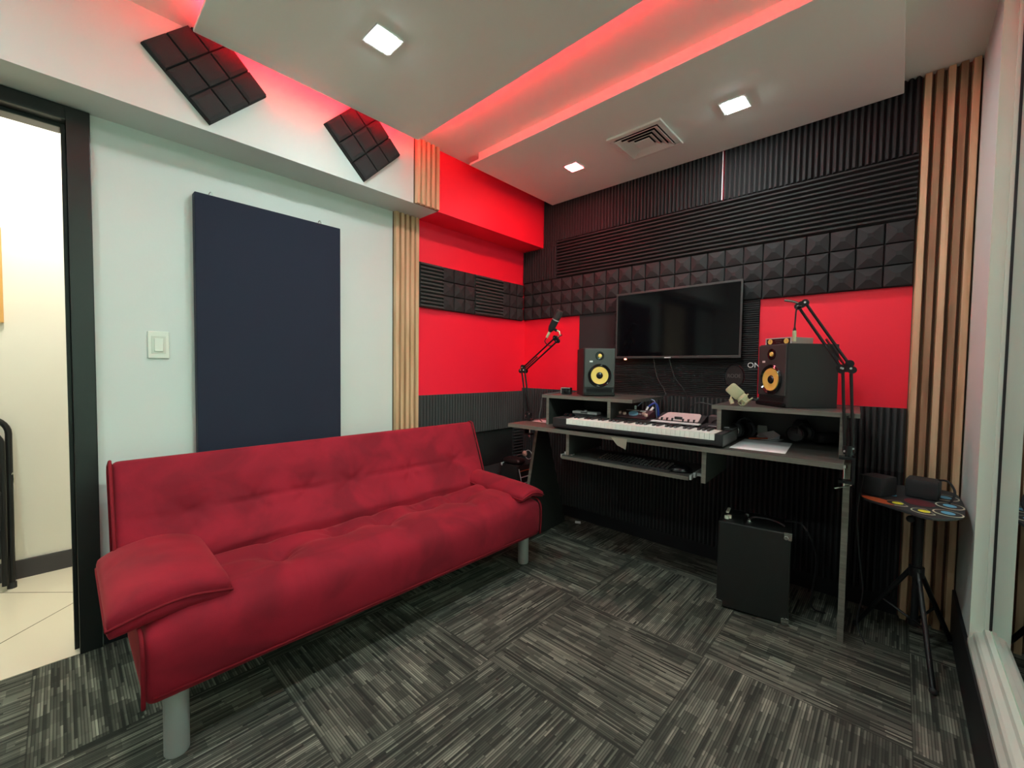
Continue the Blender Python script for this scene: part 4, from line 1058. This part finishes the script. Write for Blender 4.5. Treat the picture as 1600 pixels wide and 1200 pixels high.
MB().sphere((0, -.01, .075), .022, 18, 12, (1, .6, 1)).build('ear_pad', mat('pink_foam', (.72, .45, .36), .7), hm, smooth=True)
MB().tube([(.03+.035*math.cos(t), .0, .068+.035*math.sin(t)) for t in [2*PI*k/24 for k in range(24)]], .003, 8, closed=True).build('wire_loop', SILV, hm, smooth=True)
MB().tube(cat([(-.01, 0, .058), (-.06, -.02, .055), (-.09, -.03, .02), (-.10, -.03, .0)]), .004, 8).build('headband', GREYM, hm, smooth=True)

# ================================================================ roll-up drum pad on a tripod stand
dp_ = thing('drum_pad', 'black silicone drum pad with yellow and blue printed pads on a stand by the window', 'drum pad', (0, 0, .63))
out = cat([(-.098, 2.25, 0), (-.07, 2.205, 0), (-.02, 2.165, 0), (.04, 2.12, 0), (.09, 2.088, 0), (.14, 2.115, 0), (.185, 2.19, 0), (.200, 2.33, 0), (.202, 2.49, 0), (.188, 2.60, 0), (.13, 2.63, 0), (.02, 2.60, 0), (-.05, 2.52, 0), (-.09, 2.40, 0), (-.104, 2.30, 0), (-.098, 2.25, 0)], 60)[:-1]
MB().prism([(p.x, p.y) for p in out], 'z', 0, .009).build('silicone_mat', RUBB, dp_, bevel=.002)
def ell(cx_, cy_, rx, ry, rot, z0, z1, mt, nm, par, half=False):
    n = 32; pts = []
    for k in range(n):
        t = 2*PI*k/n; x, y = rx*math.cos(t), ry*math.sin(t)
        if half: x = max(x, -rx*.55); 
        c_, s_ = math.cos(rot), math.sin(rot); pts.append((cx_+c_*x-s_*y, cy_+s_*x+c_*y))
    return MB().prism(pts, 'z', z0, z1).build(nm, mt, par)
def pad_print(cx_, cy_, rx, ry, rot, c1, c2, half=False):
    a_ = ell(cx_, cy_, rx, ry, rot, .009, .0096, c1, 'pad_outline', dp_, half)
    ell(cx_, cy_, rx*.88, ry*.88, rot, .0096, .0100, RUBB, 'pad_field', a_, half)
    ell(cx_, cy_, rx*.46, ry*.46, rot, .0100, .0106, c2, 'pad_spot', a_)
# positions are on the mat, metres in the room
pad_print(.012, 2.225, .036, .040, math.radians(200), CREAMPR, YELP, True)
pad_print(.084, 2.165, .036, .040, math.radians(200), CREAMPR, YELP, True)
pad_print(.148, 2.20, .040, .046, 0.4, CREAMPR, SKYB)
pad_print(.160, 2.325, .040, .050, 0.2, CREAMPR, SKYB)
pad_print(.155, 2.47, .042, .055, 0.1, CREAMPR, SKYB)
pad_print(-.02, 2.52, .03, .045, math.radians(200), YELP, YELP, True)
ell(.075, 2.30, .045, .055, .2, .009, .0097, DKRED, 'red_pad', dp_)
ell(-.045, 2.225, .06, .030, -.6, .009, .0097, ORNG, 'orange_pad', dp_)
ell(-.002, 2.36, .012, .02, 0, .009, .0097, SKYB, 'small_blue_pad', dp_)
bx1 = thing('power_adapter', 'black box lying on the left of the drum pad', 'adapter', (-.052, 2.335, .6395), -.5)
MB().rbox((0, 0, .040), (.044, .05, .040), .008, (6, 6, 6)).build('case', BLKM, bx1, smooth=True)
bx2 = thing('power_adapter', 'larger black box with a looped cable on the back of the drum pad', 'adapter', (.088, 2.42, .6400), -.15)
MB().rbox((0, 0, .038), (.050, .05, .038), .008, (6, 6, 6)).build('case', BLKM, bx2, smooth=True)
MB().tube(cat([(.04, .02, .074), (.07, .0, .078), (.092, -.03, .05), (.09, -.05, .02), (.08, -.06, .004)]), .004, 8).build('cable', BLK, bx2, smooth=True)
st = thing('tripod_stand', 'black tripod stand carrying the drum pad beside the window wall', 'stand', (.078, 2.34, 0))
MB().cone((0, 0, .13), (0, 0, .60), .012, n=16).cone((0, 0, .36), (0, 0, .60), .016, n=16).build('pole', BLKMET, st, smooth=True)
MB().box(-.07, -.09, .605, .07, .09, .6295).cone((0, 0, .58), (0, 0, .606), .03).build('top_plate', BLK, st, bevel=.003)
MB().sphere((-.025, -.01, .56), .014).cone((-.03, -.01, .56), (0, 0, .56), .006).build('height_knob', BLK, st, smooth=True)
m = MB().cone((0, 0, .33), (0, 0, .37), .024, n=18); m.build('leg_hub', BLKMET, st, smooth=True)
MB().cone((0, 0, .13), (0, 0, .155), .02, n=18).build('brace_hub', BLKMET, st, smooth=True)
for fx, fy in ((-.185, .10), (.122, .21), (.05, -.235)):
    f = Vector((fx, fy, .012)); a_ = math.atan2(fy, fx)
    lg = MB().tube([(math.cos(a_)*.02, math.sin(a_)*.02, .35), f], .009, 10).build('leg', BLKMET, st, smooth=True)
    mid = Vector((math.cos(a_)*.02, math.sin(a_)*.02, .35)).lerp(f, .5)
    MB().tube([(0, 0, .143), mid], .005, 8).build('brace', BLKMET, lg, smooth=True)
    MB().sphere(f, .0125).build('rubber_foot', RUBB, lg, smooth=True)
